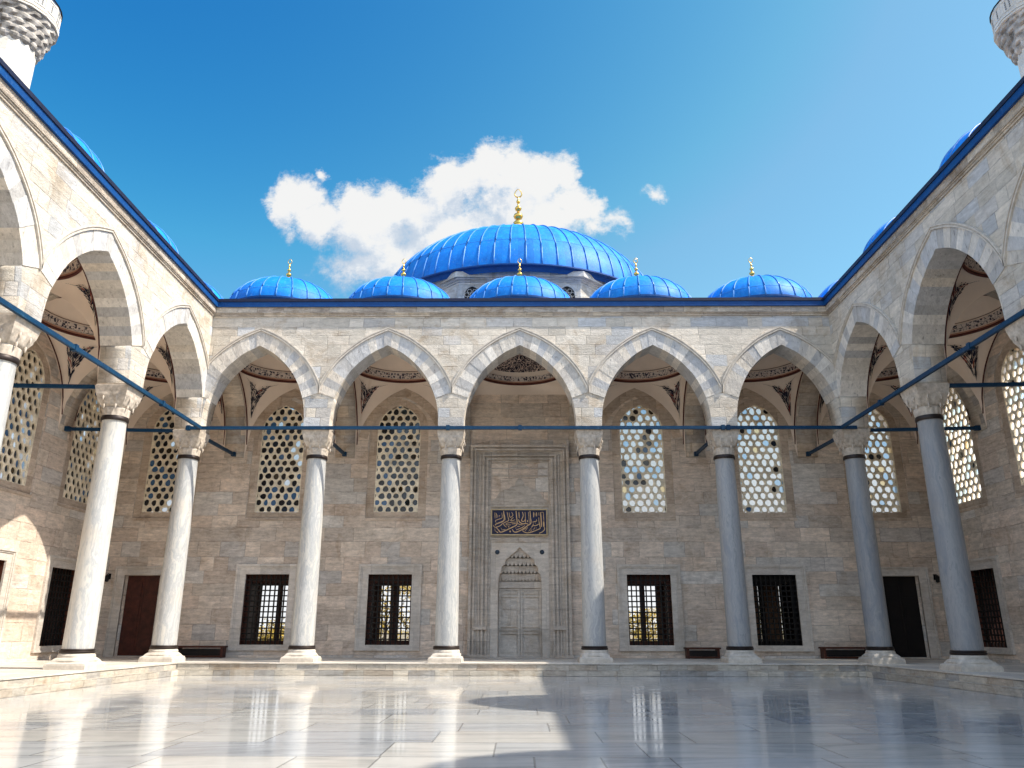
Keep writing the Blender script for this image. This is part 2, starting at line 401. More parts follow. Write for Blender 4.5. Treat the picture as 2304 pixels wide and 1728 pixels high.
def smooth_prof(n=28):
    pts = [Vector(p) for p in PROF]; out = []
    P = [pts[0] * 2 - pts[1]] + pts + [pts[-1] * 2 - pts[-2]]
    for i in range(1, len(P) - 2):
        for k in range(n // 8 + 1):
            t = k / (n // 8 + 1); a, b, c, d = P[i-1:i+3]
            out.append(.5 * ((2*b) + (c-a)*t + (2*a-5*b+4*c-d)*t*t + (3*b-a-3*c+d)*t**3))
    out.append(pts[-1])
    return [(max(0, v.x), max(0, v.y)) for v in out]
SP = smooth_prof()                                  # dense half profile, springing -> apex
T0 = .36                                            # voussoirs begin at this share of the rise
EXD, EXH = .70, .64                                 # extrados is this much wider / higher
def harch(fr): return interp(SP, abs(min(1., fr)), 0, 1)   # height share at |offset|/halfspan
def back_put(u, d, z): return (u, YF + d, z)
def put_back_wall(u, d, z): return (u, YW + d, z)
def put_left(u, d, z): return (-XF - d, u, z)
def put_right(u, d, z): return (XF + d, u, z)
def put_left_wall(u, d, z): return (-XW - d, u, z)
def put_right_wall(u, d, z): return (XW + d, u, z)

def arch_parts(parent, put, mid, a, half, th=1.0, label=None, mould=True):
    """voussoir ring (alternating blocks through the wall) and the moulding round it"""
    mb = MB(); n = 10
    half = min(half, a + EXD)
    def inn(h, sg): 
        x = interp(SP, h, 1, 0) * a; return (mid + sg * x, ZS + h * RISE)
    def ext(h, sg):
        x = min(interp(SP, h, 1, 0) * (a + EXD), half - .012); return (mid + sg * x, ZS + h * (RISE + EXH))
    # share of arc length
    L = [(0, T0)]; acc = 0; last = inn(T0, 1)
    for k in range(1, 61):
        h = T0 + (1 - T0) * (1 - (1 - k / 60) ** 2.2); p = inn(h, 1); acc += math.dist(p, last); last = p; L.append((acc, h))
    for sg in (-1, 1):
        for i in range(n):
            f0, f1 = i / (n + .5), (i + 1) / (n + .5)
            hs = [interp(L, acc * (f0 + (f1 - f0) * k / 3)) for k in range(4)]
            gap = .004
            tone = random.uniform(.0, .48) if i % 2 else random.uniform(.5, .99)
            if random.random() < .3: tone = random.random()
            pr = random.uniform(.012, .028)
            out = [inn(h, sg) for h in hs] + [ext(h, sg) for h in hs[::-1]]
            mb.prism(out, -pr, th + .02, put, 0, tone)
    hs = [interp(L, acc * (n / (n + .5) + .5 / (n + .5) * k / 2)) for k in range(3)]
    out = [inn(h, -1) for h in hs] + [inn(h, 1) for h in hs[-2::-1]] + [ext(h, 1) for h in hs] + [ext(h, -1) for h in hs[-2::-1]]
    mb.prism(out, -.035, th + .02, put, 0, random.uniform(0, .4))
    ring = mb.build('arch_ring', M['vous'], parent)
    if mould:
        mb = MB()
        path = [(h, -1) for h in [T0 * .98 + (1.0 - T0 * .98) * k / 18 for k in range(19)]]
        pts = [ext(h, s) for h, s in path] + [ext(h, 1) for h, s in path[-2::-1]]
        for (w0, w1, pr) in ((0., .05, .075), (.05, .10, .05), (.10, .15, .085)):
            A = []
            for k, (u, z) in enumerate(pts):
                u0, z0 = pts[max(0, k-1)]; u1, z1 = pts[min(len(pts)-1, k+1)]
                du, dz = u1 - u0, z1 - z0; q = math.hypot(du, dz); nu, nz = -dz / q, du / q
                lim = half - .01
                f = lambda w: (mid + max(-lim, min(lim, u + nu * w - mid)), z + nz * w)
                a0, b0 = f(w0 * .85), f(w1 * .85)
                A.append([put(a0[0], .02, a0[1]), put(a0[0], -pr, a0[1]), put(b0[0], -pr, b0[1]), put(b0[0], .02, b0[1])])
            mb.grid(A)
        mb.build('arch_moulding', M['white'], parent)
    return ring

def arcade_outline(lines, u_lo, u_hi, z_top):
    """outline of a wall standing on piers, open under pointed arches"""
    o = [(u_lo, z_top), (u_lo, ZS)]
    for a, b in zip(lines, lines[1:]):
        mid, hs = (a + b) / 2, (b - a - 1.0) / 2
        L = []
        for x, h in SP:
            f = 1 if h < T0 - .01 else 1 + .35 / hs
            g = 1 if h < T0 - .01 else (RISE + .3) / RISE
            if L and h >= T0 - .01 and L[-1][2] < T0 - .01:
                xx = interp(SP, T0, 1, 0); L.append((xx * hs, T0 * RISE - .004, T0)); L.append((xx * (hs + .35), T0 * (RISE + .3) - .004, T0))
            L.append((x * hs * f, h * RISE * g, h))
        o += [(mid - x, ZS + h) for x, h, _ in L] + [(mid + x, ZS + h) for x, h, _ in L[-2::-1]]
    o += [(u_hi, ZS), (u_hi, z_top)]
    return o

ZC0, ZE0, ZE1 = 13.79, 14.16, 14.37
def make_arcade(label, put, lines, u_lo, u_hi, c_lo, c_hi, trans):
    root = empty('arcade', label, 'arcade', put((u_lo + u_hi) / 2, .5, 0))
    inv = Matrix.Translation(-Vector(root.location))
    kids = []
    kids.append(slab('spandrel_wall', [arcade_outline(lines, u_lo, u_hi, 14.40)], 1.0, put, M['arc']))
    for a, b in zip(lines, lines[1:]):
        n0 = len(bpy.data.objects)
        before = set(bpy.data.objects)
        arch_parts(None, put, (a + b) / 2, (b - a - 1.0) / 2, (b - a) / 2)
        kids += [o for o in bpy.data.objects if o not in before]
    mb = MB()
    for d, z0, z1 in ((-.045, ZC0, ZC0 + .07), (-.075, ZC0 + .07, ZC0 + .12), (-.11, ZC0 + .12, ZE0 - .002)):
        p = [(c_lo + 0, z0), (c_hi, z0), (c_hi, z1), (c_lo, z1)]
        mb.prism(p, d, -.002, put)
    kids.append(mb.build('cornice', M['cornice']))
    mb = MB(); mb.prism([(c_lo, ZE0), (c_hi, ZE0), (c_hi, ZE1), (c_lo, ZE1)], -.19, -.003, put)
    mb.prism([(c_lo, ZE1), (c_hi, ZE1), (c_hi, ZE1 + .13), (c_lo, ZE1 + .13)], -.225, -.003, put, 1)
    kids.append(mb.build('eave', [M['eave'], M['eavelip']]))
    for o in kids: o.parent = root; o.matrix_parent_inverse = inv
    return root
def adopt(root, objs):
    bpy.context.view_layer.update()
    inv = root.matrix_world.inverted()
    for o in objs:
        o.parent = root; o.matrix_parent_inverse = inv
class Kids:
    """every parentless object made inside the block becomes a part of root"""
    def __init__(s, root): s.root = root
    def __enter__(s): s.b = set(bpy.data.objects)
    def __exit__(s, *a): adopt(s.root, [o for o in bpy.data.objects if o not in s.b and o.parent is None])

A_BACK = make_arcade('sunlit marble arcade of five pointed arches straight across the courtyard', back_put, XS, -13.58, 13.58, -12.55, 12.55, None)
side_lines = YS[::-1]
A_LEFT = make_arcade('bright sunlit arcade down the left of the court, its arches seen steeply from the side', put_left, side_lines, .45, 29.5, .45, 29.38, None)
A_RIGHT = make_arcade('shaded arcade down the right of the court, its arches seen steeply from the side', put_right, side_lines, .45, 29.5, .45, 29.38, None)

def transverse(root, put, mid, a):
    """arch from a column back to the gallery wall, wall thickness .9 around it"""
    with Kids(root):
        o = [(mid - a, 14.38), (mid - a, ZS)]
        L = [(x * (a - .02), h * RISE) for x, h in SP]
        lo = [(mid - x, ZS + h) for x, h in L] + [(mid + x, ZS + h) for x, h in L[-2::-1]]
        slab('transverse_arch', [[(mid - a, 14.38), *lo, (mid + a, 14.38)]], .9, put, M['wallarch'])
M['wallarch'] = stone('arch_soffit_stone', [(.52,.43,.34),(.44,.375,.31),(.56,.48,.39),(.40,.36,.32),(.48,.42,.355)], .42, 3.0, vein=.45, joint=.7)
for x in XS:
    transverse(A_BACK, (lambda u, d, z, x=x: (x - .45 + d, u, z)), (30.5 + YW) / 2, (YW - 30.5) / 2)
for root, sg in ((A_LEFT, -1), (A_RIGHT, 1)):
    for y in YS[:4]:
        transverse(root, (lambda u, d, z, y=y, sg=sg: (sg * u, y - .45 + d, z)), (13.58 + XW) / 2, (XW - 13.58) / 2)

# ------------------------------------------------------------------ painted vaults
def vault(root, cx, cy, hx, hy, centre=False, zc=12.62):
    Rr = min(hx, hy) * .985
    N = 96
    def low(th):
        c, s = math.cos(th), math.sin(th)
        f = min(hx / max(1e-6, abs(c)), hy / max(1e-6, abs(s)))
        px, py = c * f, s * f
        if abs(abs(px) - hx) < 1e-6: fr, a = abs(py) / hy, 0
        else: fr, a = abs(px) / hx, 0
        h = harch(min(1, fr))
        z = ZS + h * RISE * 1.012
        if abs(py - hy) < 1e-6: z = ZS + h * (RISE - .16)
        if centre: z = max(z, 12.03) if py < hy - 1e-6 else 12.03
        return Vector((cx + px, cy + py, min(z, zc - .04)))
    def P(th, t):
        a = low(th); b = Vector((cx + Rr * math.cos(th), cy + Rr * math.sin(th), zc))
        k = math.sin(t * PI / 2); q = 1 - math.cos(t * PI / 2)
        w = .55
        return Vector((a.x + (b.x - a.x) * (w * q + (1 - w) * t), a.y + (b.y - a.y) * (w * q + (1 - w) * t), a.z + (b.z - a.z) * (w * k + (1 - w) * t)))
    ths = sorted([2 * PI * k / N for k in range(N)] + [s * math.atan2(hy, hx) + (0 if s > 0 else 2 * PI) for s in (1, -1)] + [PI - math.atan2(hy, hx), PI + math.atan2(hy, hx)])
    with Kids(root):
        mb = MB()
        rows = [[P(th, t / 8) for th in ths] for t in range(9)]
        H = 1.72
        def D(th, e, k=1.): 
            return Vector((cx + k * Rr * math.cos(e) * math.cos(th), cy + k * Rr * math.cos(e) * math.sin(th), zc + k * H * math.sin(e)))
        es = [PI / 2 * k / 10 for k in range(1, 11)]
        for e in es: rows.append([D(th, e) for th in ths])
        mb.grid(rows, close=True)
        v = mb.build('vault', M['plaster'], smooth='all', fix=False)
        def ring(name, m, e0, e1, k=.985):
            b = MB(); b.grid([[D(th, e0 + (e1 - e0) * j / 4, k) for th in ths] for j in range(5)], close=True)
            return b.build(name, m, v, smooth='all', fix=False)
        def hoop(name, m, e, r):
            b = MB(); b.tube([D(th, e, .985) for th in ths], r, 6, closed=True); return b.build(name, m, v, smooth='all', fix=False)
        hoop('painted_line', M['red'], .01, .055)
        hoop('painted_line', M['pink'], .055, .035)
        ring('painted_band', M['band'], .10, .255 if not centre else .22)
        if not centre:
            hoop('painted_line', M['red'], .295, .012)
        else:
            ring('script_medallion', M['script'], .34, PI / 2 - .01)
        if not centre:
            # painted border lines where the plaster meets the cross arches
            for s in (-1, 1):
                b = MB()
                pts = [Vector((cx + s * hx * .995, cy + hy * q, ZS + harch(abs(q)) * RISE * 1.012 + .0)) for q in [-.99 + 1.98 * j / 40 for j in range(41)]]
                pts = [Vector((p.x - s * .05, p.y, min(p.z, zc - .06) + .03)) for p in pts]
                b.tube(pts, .03, 4); b.build('painted_line', M['red'], v, smooth='all', fix=False)
            # arabesque fans in the four pendentives
            for q0 in (math.atan2(hy, hx), PI - math.atan2(hy, hx), PI + math.atan2(hy, hx), -math.atan2(hy, hx)):
                b = MB()
                def surf(a, t):
                    p = P(q0 + a, t); c = Vector((cx, cy, zc - 2.)); return p + (c - p).normalized() * .06
                def leaf(a, t, ln, wd, ang, m):
                    pts = []
                    for k in range(8):
                        w = 2 * PI * k / 8; x = ln * math.cos(w); y = wd * math.sin(w) * (1 - .35 * math.cos(w))
                        pts.append(surf(a + (x * math.cos(ang) - y * math.sin(ang)) * .52, t + (x * math.sin(ang) + y * math.cos(ang)) * .30))
                    b.poly(pts, m)
                rows_ = 11
                for r in range(rows_):
                    f = r / (rows_ - 1); t = .36 + .34 * f; w = .035 + .20 * f ** .9
                    n = max(1, round(w * 2 / .062))
                    for j in range(n):
                        a = -w + 2 * w * (j + .5) / n + random.uniform(-.01, .01)
                        if random.random() < .05: continue
                        leaf(a, t + random.uniform(-.006, .006), random.uniform(.055, .085), random.uniform(.034, .058), random.uniform(0, PI), 1 if random.random() < .1 else 0)
                for s in (-1, 1):
                    for j in range(5):
                        leaf(s * (.25 + .034 * j), .695 + .016 * j, .05 - .006 * j, .02, s * .4, 0)
                for j in range(5):
                    leaf(-.16 + .08 * j, .735 + .022 * (j % 2), .045, .018, PI / 2, 0)
                b.build('pendentive_ornament', [M['orn'], M['orn_red']], v, fix=False)['kind'] = 'stuff'
    return v
cyb = (30.5 + YW) / 2; hyb = (YW - 30.5) / 2 - .01
for a, b in zip(XS, XS[1:]):
    vault(A_BACK, (a + b) / 2, cyb, (b - a) / 2 - .455, hyb, abs(a + b) < .1, 12.62 if abs(a + b) > .1 else 12.5)
cxs = (13.58 + XW) / 2; hxs = (XW - 13.58) / 2 - .01
for root, sg in ((A_LEFT, -1), (A_RIGHT, 1)):
    vault(root, sg * (13.53 + XW) / 2, (30.45 + YW) / 2, (XW - 13.53) / 2 - .01, (YW - 30.45) / 2 - .01)
    for a, b in zip(YS[1:3], YS):
        vault(root, sg * cxs, (a + b) / 2, hxs, (b - a) / 2 - .455)

# roofs over the galleries
for root, box in ((A_BACK, ((-18.9, 30.5, 14.41), (18.9, 36.2, 14.62))), (A_LEFT, ((-18.9, -1, 14.41), (-13.6, 30.49, 14.62))), (A_RIGHT, ((13.6, -1, 14.41), (18.9, 30.49, 14.62)))):
    with Kids(root):
        mb = MB(); mb.box(*box)
        mb.build('roof', M['roof'])

# ------------------------------------------------------------------ columns
def make_column():
    root = empty('column', '', 'column')
    mb = MB(); n = 40
    prof = [(.425, .98), (.43, 1.05), (.425, 1.6), (.415, 3.2), (.398, 5.2), (.375, 7.2), (.362, 7.86), (.372, 7.9)]
    mb.lathe(prof, n); mb.build('shaft', M['shaft'], root, smooth=40)
    mb = MB(); mb.lathe([(.40, 7.90), (.415, 7.93), (.415, 8.0), (.40, 8.03), (.40, 8.05), (.35, 8.05)], n); mb.build('collar', M['bronze'], root, smooth=40)
    mb = MB(); mb.lathe([(.44, .855), (.485, .87), (.495, .91), (.47, .935), (.485, .955), (.46, .985), (.40, .99)], n); mb.build('base_ring', M['bronze'], root, smooth=40)
    mb = MB()
    mb.box((-.60, -.60, ZP - .02), (.60, .60, ZP + .12))
    e = [1, 1, .8, .55, .3, .1, 0, 0]
    mb.lathe([(.585, ZP + .12), (.575, ZP + .17), (.535, ZP + .20), (.55, ZP + .245), (.53, ZP + .30), (.50, ZP + .33), (.505, ZP + .38), (.47, ZP + .435)], 48, sq=lambda k: e[k])
    mb.build('base', M['white'], root, smooth=30)
    # capital: round neck spreading to a square block, carved in hanging tiers
    mb = MB()
    N = 64; rows = []
    for k in range(21):
        f = k / 20; z = 8.045 + f * .955
        r = .385 + .04 * f + .115 * max(0, (f - .25) / .75) ** .8
        e_ = max(0, min(1, (f - .12) / .55)) ** 1.2
        row = []
        tier = 0 if f < .28 else 1 if f < .56 else 2
        for j in range(N):
            a = 2 * PI * j / N; ca, sa = math.cos(a), math.sin(a)
            rr = r * (1 + e_ * (1 / max(abs(ca), abs(sa)) - 1) * .97)
            if f < .72:
                fr = (16, 16, 8)[tier]; ph = (0, PI / 16, 0)[tier]
                loc = (f / .28) if tier == 0 else ((f - .28) / .28 if tier == 1 else (f - .56) / .16)
                rr += .036 * abs(math.sin((a + ph) * fr / 2)) * (.35 + .65 * min(1, loc)) - .045 * (1 if loc < .14 and tier else 0)
            row.append((rr * ca, rr * sa, z))
        rows.append(row)
    mb.grid(rows, close=True)
    mb.face(list(range(N))[::-1]); mb.face(list(range(20 * N, 21 * N)))
    # drop-shaped pendants on the corners of the bell
    for q in range(8):
        a = PI / 4 * q + PI / 8
        for dz, rr in ((8.33, .44), (8.58, .505)):
            mb.lathe([(.005, -.09), (.028, -.03), (.034, .04), (.01, .08)], 6, (rr * math.cos(a) * (1.1 if q % 2 else 1.1), rr * math.sin(a) * 1.1, dz))
    mb.build('capital', M['capital'], root, smooth=50)
    mb = MB(); mb.box((-.515, -.515, 8.985), (.515, .515, 9.036)); mb.build('abacus', M['capital'], root)
    return root
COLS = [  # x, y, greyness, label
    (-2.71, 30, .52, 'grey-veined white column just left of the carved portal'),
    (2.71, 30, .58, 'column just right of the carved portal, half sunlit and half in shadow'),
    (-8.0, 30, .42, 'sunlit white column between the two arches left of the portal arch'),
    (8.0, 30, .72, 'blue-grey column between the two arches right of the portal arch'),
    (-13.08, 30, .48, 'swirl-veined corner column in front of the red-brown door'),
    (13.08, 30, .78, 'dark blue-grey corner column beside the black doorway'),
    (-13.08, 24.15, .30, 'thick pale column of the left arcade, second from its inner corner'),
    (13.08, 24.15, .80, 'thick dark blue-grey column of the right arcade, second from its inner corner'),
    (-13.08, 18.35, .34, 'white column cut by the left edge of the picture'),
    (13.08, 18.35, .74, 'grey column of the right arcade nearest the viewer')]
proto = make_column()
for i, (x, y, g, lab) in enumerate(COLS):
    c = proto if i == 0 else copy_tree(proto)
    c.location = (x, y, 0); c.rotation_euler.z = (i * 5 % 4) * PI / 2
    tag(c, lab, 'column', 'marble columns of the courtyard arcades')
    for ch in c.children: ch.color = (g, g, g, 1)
for x in (-13.08, 13.08):
    for y in YS[3:]:
        c = copy_tree(proto); c.location = (x, y, 0)
        tag(c, 'marble column of the %s arcade standing beyond the edge of the picture' % ('left' if x < 0 else 'right'), 'column', 'marble columns of the courtyard arcades')
        for ch in c.children: ch.color = (.5, .5, .5, 1)

# ------------------------------------------------------------------ tie rods
def rod(p, q, label, w=.10, coup=None, caps=(0, 0)):
    p, q = Vector(p), Vector(q); mid = (p + q) / 2
    root = empty('tie_rod', label, 'tie rod', mid, 0, 'iron tie rods of the arcades')
    mb = MB(); mb.bar(p - mid, q - mid, w, w * 1.25); mb.build('bar', M['steel'], root)
    d = (q - p).normalized()
    if coup is not None:
        mb = MB(); c = p.lerp(q, coup) - mid; mb.bar(c - d * .07, c + d * .07, w * 1.55, w * 1.9); mb.build('coupling', M['steel'], root)
    for f, e, s in ((caps[0], p, 1), (caps[1], q, -1)):
        if f:
            mb = MB(); mb.bar(e - mid, e - mid + d * s * .22, w * 1.7, w * 1.9); mb.build('end_clamp', M['steel'], root)
zr = 9.06
bay_names = ['first arch from the left corner', 'arch just left of the portal', 'portal arch', 'arch just right of the portal', 'last arch before the right corner']
for i, (a, b) in enumerate(zip(XS, XS[1:])):
    rod((a, YF - .08, zr), (b, YF - .08, zr), 'blue tie rod spanning the ' + bay_names[i] + ', far arcade', coup=.5 if i == 2 else (.98 if i % 2 else .02), caps=(0, 0))
for sg, nm in ((-1, 'left'), (1, 'right')):
    for (a, b), w in zip(zip(YS[1:], YS), ('arch nearest the far corner', 'second arch from the far corner', 'arch at the picture edge')):
        rod((sg * (XF - .08), a, zr), (sg * (XF - .08), b - (.62 if b == 30 else 0), zr), 'blue tie rod sloping across the %s of the %s arcade' % (w, nm), coup=.35)
    for y, w in ((30, 'corner column'), (24.15, 'second column'), (18.35, 'third column')):
        rod((sg * 13.0, y, zr + .02), (sg * (XW + .0), y, zr + .12), 'dark tie rod from the %s of the %s arcade to the wall behind' % (w, nm), caps=(0, 1))
for x, w in zip(XS, ('left corner column', 'second column left of the portal', 'column left of the portal', 'column right of the portal', 'second column right of the portal', 'right corner column')):
    rod((x, 30.1, zr + .02), (x, YW, zr + .12), 'short dark rod from the %s to the far wall' % w, caps=(0, 1))

# ------------------------------------------------------------------ gallery walls with windows
def arch_outline(hw, z0, zs, rise, n=10, off=0.):
    pts = [(-hw, z0), (-hw, zs)]
    for k in range(1, n):
        f = k / n; pts.append((-hw * math.cos(f * PI / 2) ** .78 * (1 - .0 * f), zs + rise * (f ** 1.0 * .55 + .45 * math.sin(f * PI / 2))))
    pts.append((0, zs + rise))
    return pts + [(-u, z) for u, z in pts[-2::-1]]
def halfw(z, hw, zs, rise):
    if z <= zs: return hw
    o = arch_outline(hw, 0, zs, rise)[1:12]
    return max(0, -interp(o, z, 1, 0)) if z < zs + rise else 0
def shift(pts, du): return [(u + du, z) for u, z in pts]
UW = dict(hw=1.0, z0=6.55, zs=10.35, rise=1.2)      # lattice
def make_lattice(seed, big=1.):
    rnd = random.Random(seed); mb = MB(); pm = MB()
    px, pz = .345, .302
    W = lambda z, k=0: max(.0, halfw(min(z, UW['zs'] + UW['rise'] - .001), UW['hw'], UW['zs'], UW['rise']) - k)
    row = 0; z = UW['z0'] + pz * .45; cells = []
    zt = UW['zs'] + UW['rise']
    def clampo(u, z):
        z = max(UW['z0'], min(zt, z)); w = W(z); return (max(-w, min(w, u)), z)
    def clampi(u, z):
        z = max(UW['z0'] + .035, min(zt - .05, z)); w = W(z, .045); return (max(-w, min(w, u)), z)
    while z < zt + pz:
        off = px / 2 if row % 2 else 0
        k = -4
        while k <= 4:
            u = k * px + off
            if abs(u) < W(min(max(z, UW['z0']), zt - .02)) + px * .5: cells.append((u, z, rnd.random()))
            k += 1
        z += pz; row += 1
    n = 12
    for u, z, tone in cells:
        O, I = [], []
        ju, jz = rnd.uniform(-.02, .02), rnd.uniform(-.02, .02); rr = rnd.uniform(.098, .124) * big; sq = rnd.uniform(.0, .35); ph = rnd.uniform(0, PI)
        tw = rnd.uniform(.86, 1.12)
        for k in range(n):
            a = 2 * PI * k / n + PI / 6
            # hexagon boundary at angle a (pointed top)
            s = PI / 3; b = ((a + PI / 6 * 0) % s) - s / 2
            hr = px / 2 / math.cos(((a) % (PI / 3)) - PI / 6)  if True else 0
            hx_, hz_ = hr * math.cos(a - PI / 6 + 0), hr * math.sin(a - PI / 6 + 0) * (pz / (px * .866))
            O.append(clampo(u + hx_ , z + hz_))
            r = rr * (1 + sq * .25 * math.cos(3 * a + ph))
            I.append(clampi(u + ju + r * tw * math.cos(a - PI / 6), z + jz + r * 1.06 / tw * math.sin(a - PI / 6)))
        area = .5 * abs(sum(I[k][0] * I[(k+1) % n][1] - I[(k+1) % n][0] * I[k][1] for k in range(n)))
        A = [mb.vert((p[0], 0, p[1])) for p in O]
        if area < .004:
            mb.face(A); continue
        B = [mb.vert((p[0], 0.012, p[1])) for p in I]; C = [mb.vert((p[0] , .09, p[1])) for p in I]
        for k in range(n):
            j = (k + 1) % n
            mb.face((A[k], A[j], B[j], B[k])); mb.face((B[k], B[j], C[j], C[k]))
        pm.poly([(u + (p[0] - u) * 1.02, .075, z + (p[1] - z) * 1.02) for p in I], 0, tone)
    return mb, pm
LAT = [make_lattice(s, 1.12) for s in (3, 5, 9)]; LATB = [make_lattice(s, 1.15) for s in (4, 6, 8)]
def sub_build(mb, name, m, put, du, parent, tones=None):
    b = MB(); b.v = [put(p[0] + du, p[1], p[2]) for p in mb.v]; b.f = mb.f; b.m = mb.m; b.t = tones or mb.t
    return b.build(name, m, parent, fix=False)
def upper_window(put, du, kind, seed, d0=.0):
    """stone jamb set into the wall, plaster lattice in it, coloured panes behind"""
    fo = arch_outline(1.36, 6.30, 10.30, 1.56); fi = arch_outline(UW['hw'] - .01, UW['z0'] + .012, UW['zs'], UW['rise'] - .012)
    fr = slab('upper_window', [shift(fo, du), shift(fi, du)], .34, lambda u, d, z: put(u, d + .05, z), M['winframe'])
    lat, pan = (LAT if kind == 'dark' else LATB)[seed % 3]
    la = sub_build(lat, 'lattice', M['lattice'], lambda u, d, z: put(u, d + .055, z), du, fr)
    rnd = random.Random(seed * 7 + 1)
    W = {'dark': .44, 'mixed': .8, 'clear': .95}[kind]  # share of bright panes stands for the light behind each window
    tones = []
    for _ in pan.f:
        tones.append(rnd.uniform(.5, .99) if rnd.random() < W else rnd.uniform(0, .49))
    if kind == 'dark':   # bright panes stand in for glints, more of them to one side
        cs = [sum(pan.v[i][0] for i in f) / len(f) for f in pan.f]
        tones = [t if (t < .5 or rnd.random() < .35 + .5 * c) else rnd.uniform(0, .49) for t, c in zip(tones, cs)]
    sub_build(pan, 'coloured_pane', M['pane'], lambda u, d, z: put(u, d + .055, z), du, fr, tones)
    mb = MB(); mb.prism(shift([(-1.36, 6.18), (1.36, 6.18), (1.36, 6.285), (-1.36, 6.285)], du), -.03, .3, put); mb.build('sill', M['winframe'], fr)
    return fr
def nested(put, du, rects, m, name, parent=None):
    """stepped rectangular surround: list of (outer half, inner half, z_out_top, z_in_top, z_out_bot, z_in_bot, proud)"""
    mb = MB()
    for (ho, hi, zo, zi, bo, bi, pr) in rects:
        O = [(-ho, bo), (ho, bo), (ho, zo), (-ho, zo)]; I = [(-hi, bi), (hi, bi), (hi, zi), (-hi, zi)]
        for k in range(4):
            if k == 0 and bo == bi: continue
            j = (k + 1) % 4
            mb.prism(shift([O[k], O[j], I[j], I[k]], du), -pr, .05, put)
    return mb.build(name, m, parent)
def lower_window(put, du, dark=False, leaf=()):
    fr = nested(put, du, [(1.38, 1.28, 4.28, 4.18, .70, .76, .095), (1.28, 1.22, 4.18, 4.12, .76, .79, .06), (1.22, .95, 4.12, 3.85, .79, .93, .03)], M['surround'], 'lower_window')
    # wood-lined reveal running back through the wall
    mb = MB(); w, z0, z1, D = .95, .93, 3.85, 2.3
    for a, b in (((-w - .1, z0 - .1), (-w, z1 + .1)), ((w, z0 - .1), (w + .1, z1 + .1))):
        mb.prism(shift([(a[0], a[1]), (b[0], a[1]), (b[0], b[1]), (a[0], b[1])], du), .055, D, put)
    for a, b in ((z0 - .1, z0), (z1, z1 + .1)):
        mb.prism(shift([(-w, a), (w, a), (w, b), (-w, b)], du), .055, D, put)
    # casement frames: head, sill, stiles and the middle post
    for d in (.42, D - .25):
        e = .0 if d < 1 else .12
        for (x0, x1, a, b) in ((-w, w, z0, z0 + .16), (-w, w, z1 - .36 , z1), (-w, -w + .10, z0 + .16, z1 - .36), (w - .10, w, z0 + .16, z1 - .36), (-.115, .115, z0 + .16, z1 - .36)):
            if d < 1 and abs(x0) < .2: continue
            mb.prism(shift([(x0, a), (x1, a), (x1, b), (x0, b)], du), d, d + .1, put)
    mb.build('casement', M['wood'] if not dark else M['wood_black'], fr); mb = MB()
    for x0, x1 in leaf:      # inner shutters standing closed
        mb.prism(shift([(x0, z0 + .16), (x1, z0 + .16), (x1, z1 - .36), (x0, z1 - .36)], du), D - .14, D - .08, put)
    if leaf: mb.build('shutter', M['shutter'], fr)
    mb = MB(); d = .20; r = .027
    nx, nz = 9, 13
    for k in range(1, nx):
        x = -w + 2 * w * k / nx
        mb.prism(shift([(x - r, z0), (x + r, z0), (x + r, z1), (x - r, z1)], du), d - r, d + r, put)
    for k in range(1, nz):
        z = z0 + (z1 - z0) * k / nz
        mb.prism(shift([(-w, z - r), (w, z - r), (w, z + r), (-w, z + r)], du), d - r * .6, d + r * .6, put)
        for j in range(1, nx):
            x = -w + 2 * w * j / nx; q = .05
            mb.prism(shift([(x - q, z), (x, z - q), (x + q, z), (x, z + q)], du), d - .03, d + .03, put)
    mb.build('grille', M['iron'], fr)
    return fr
def door(put, du, m, label):
    fr = nested(put, du, [(1.20, 1.12, 4.18, 4.11, ZP + .01, ZP + .01, .09), (1.12, .78, 4.11, 3.81, ZP + .01, ZP + .01, .04)], M['surround'], 'door')
    for s in (-1, 1):
        mb = MB()
        x0, x1 = (-.775, -.006) if s < 0 else (.006, .775)
        mb.prism(shift([(x0, ZP + .03), (x1, ZP + .03), (x1, 3.80), (x0, 3.80)], du), .30, .38, put)
        for (a, b) in ((.62, 1.15), (1.3, 1.9), (2.05, 2.75), (2.9, 3.6)):
            A = [(x0 + .1, a), (x1 - .1, a), (x1 - .1, b), (x0 + .1, b)]
            for w_, d_ in ((0, .27), (.07, .285), (.14, .265)):
                q = [(x0 + .1 + w_, a + w_), (x1 - .1 - w_, a + w_), (x1 - .1 - w_, b - w_), (x0 + .1 + w_, b - w_)]
                mb.prism(shift(q, du), d_, .30, put)
        mb.build('door_leaf', m, fr)
    mb = MB(); mb.prism(shift([(-.9, ZP + .012), (.9, ZP + .012), (.9, ZP + .05), (-.9, ZP + .05)], du), .05, .5, put); mb.build('threshold', M['surround'], fr)
    fr['label'] = label
    return fr

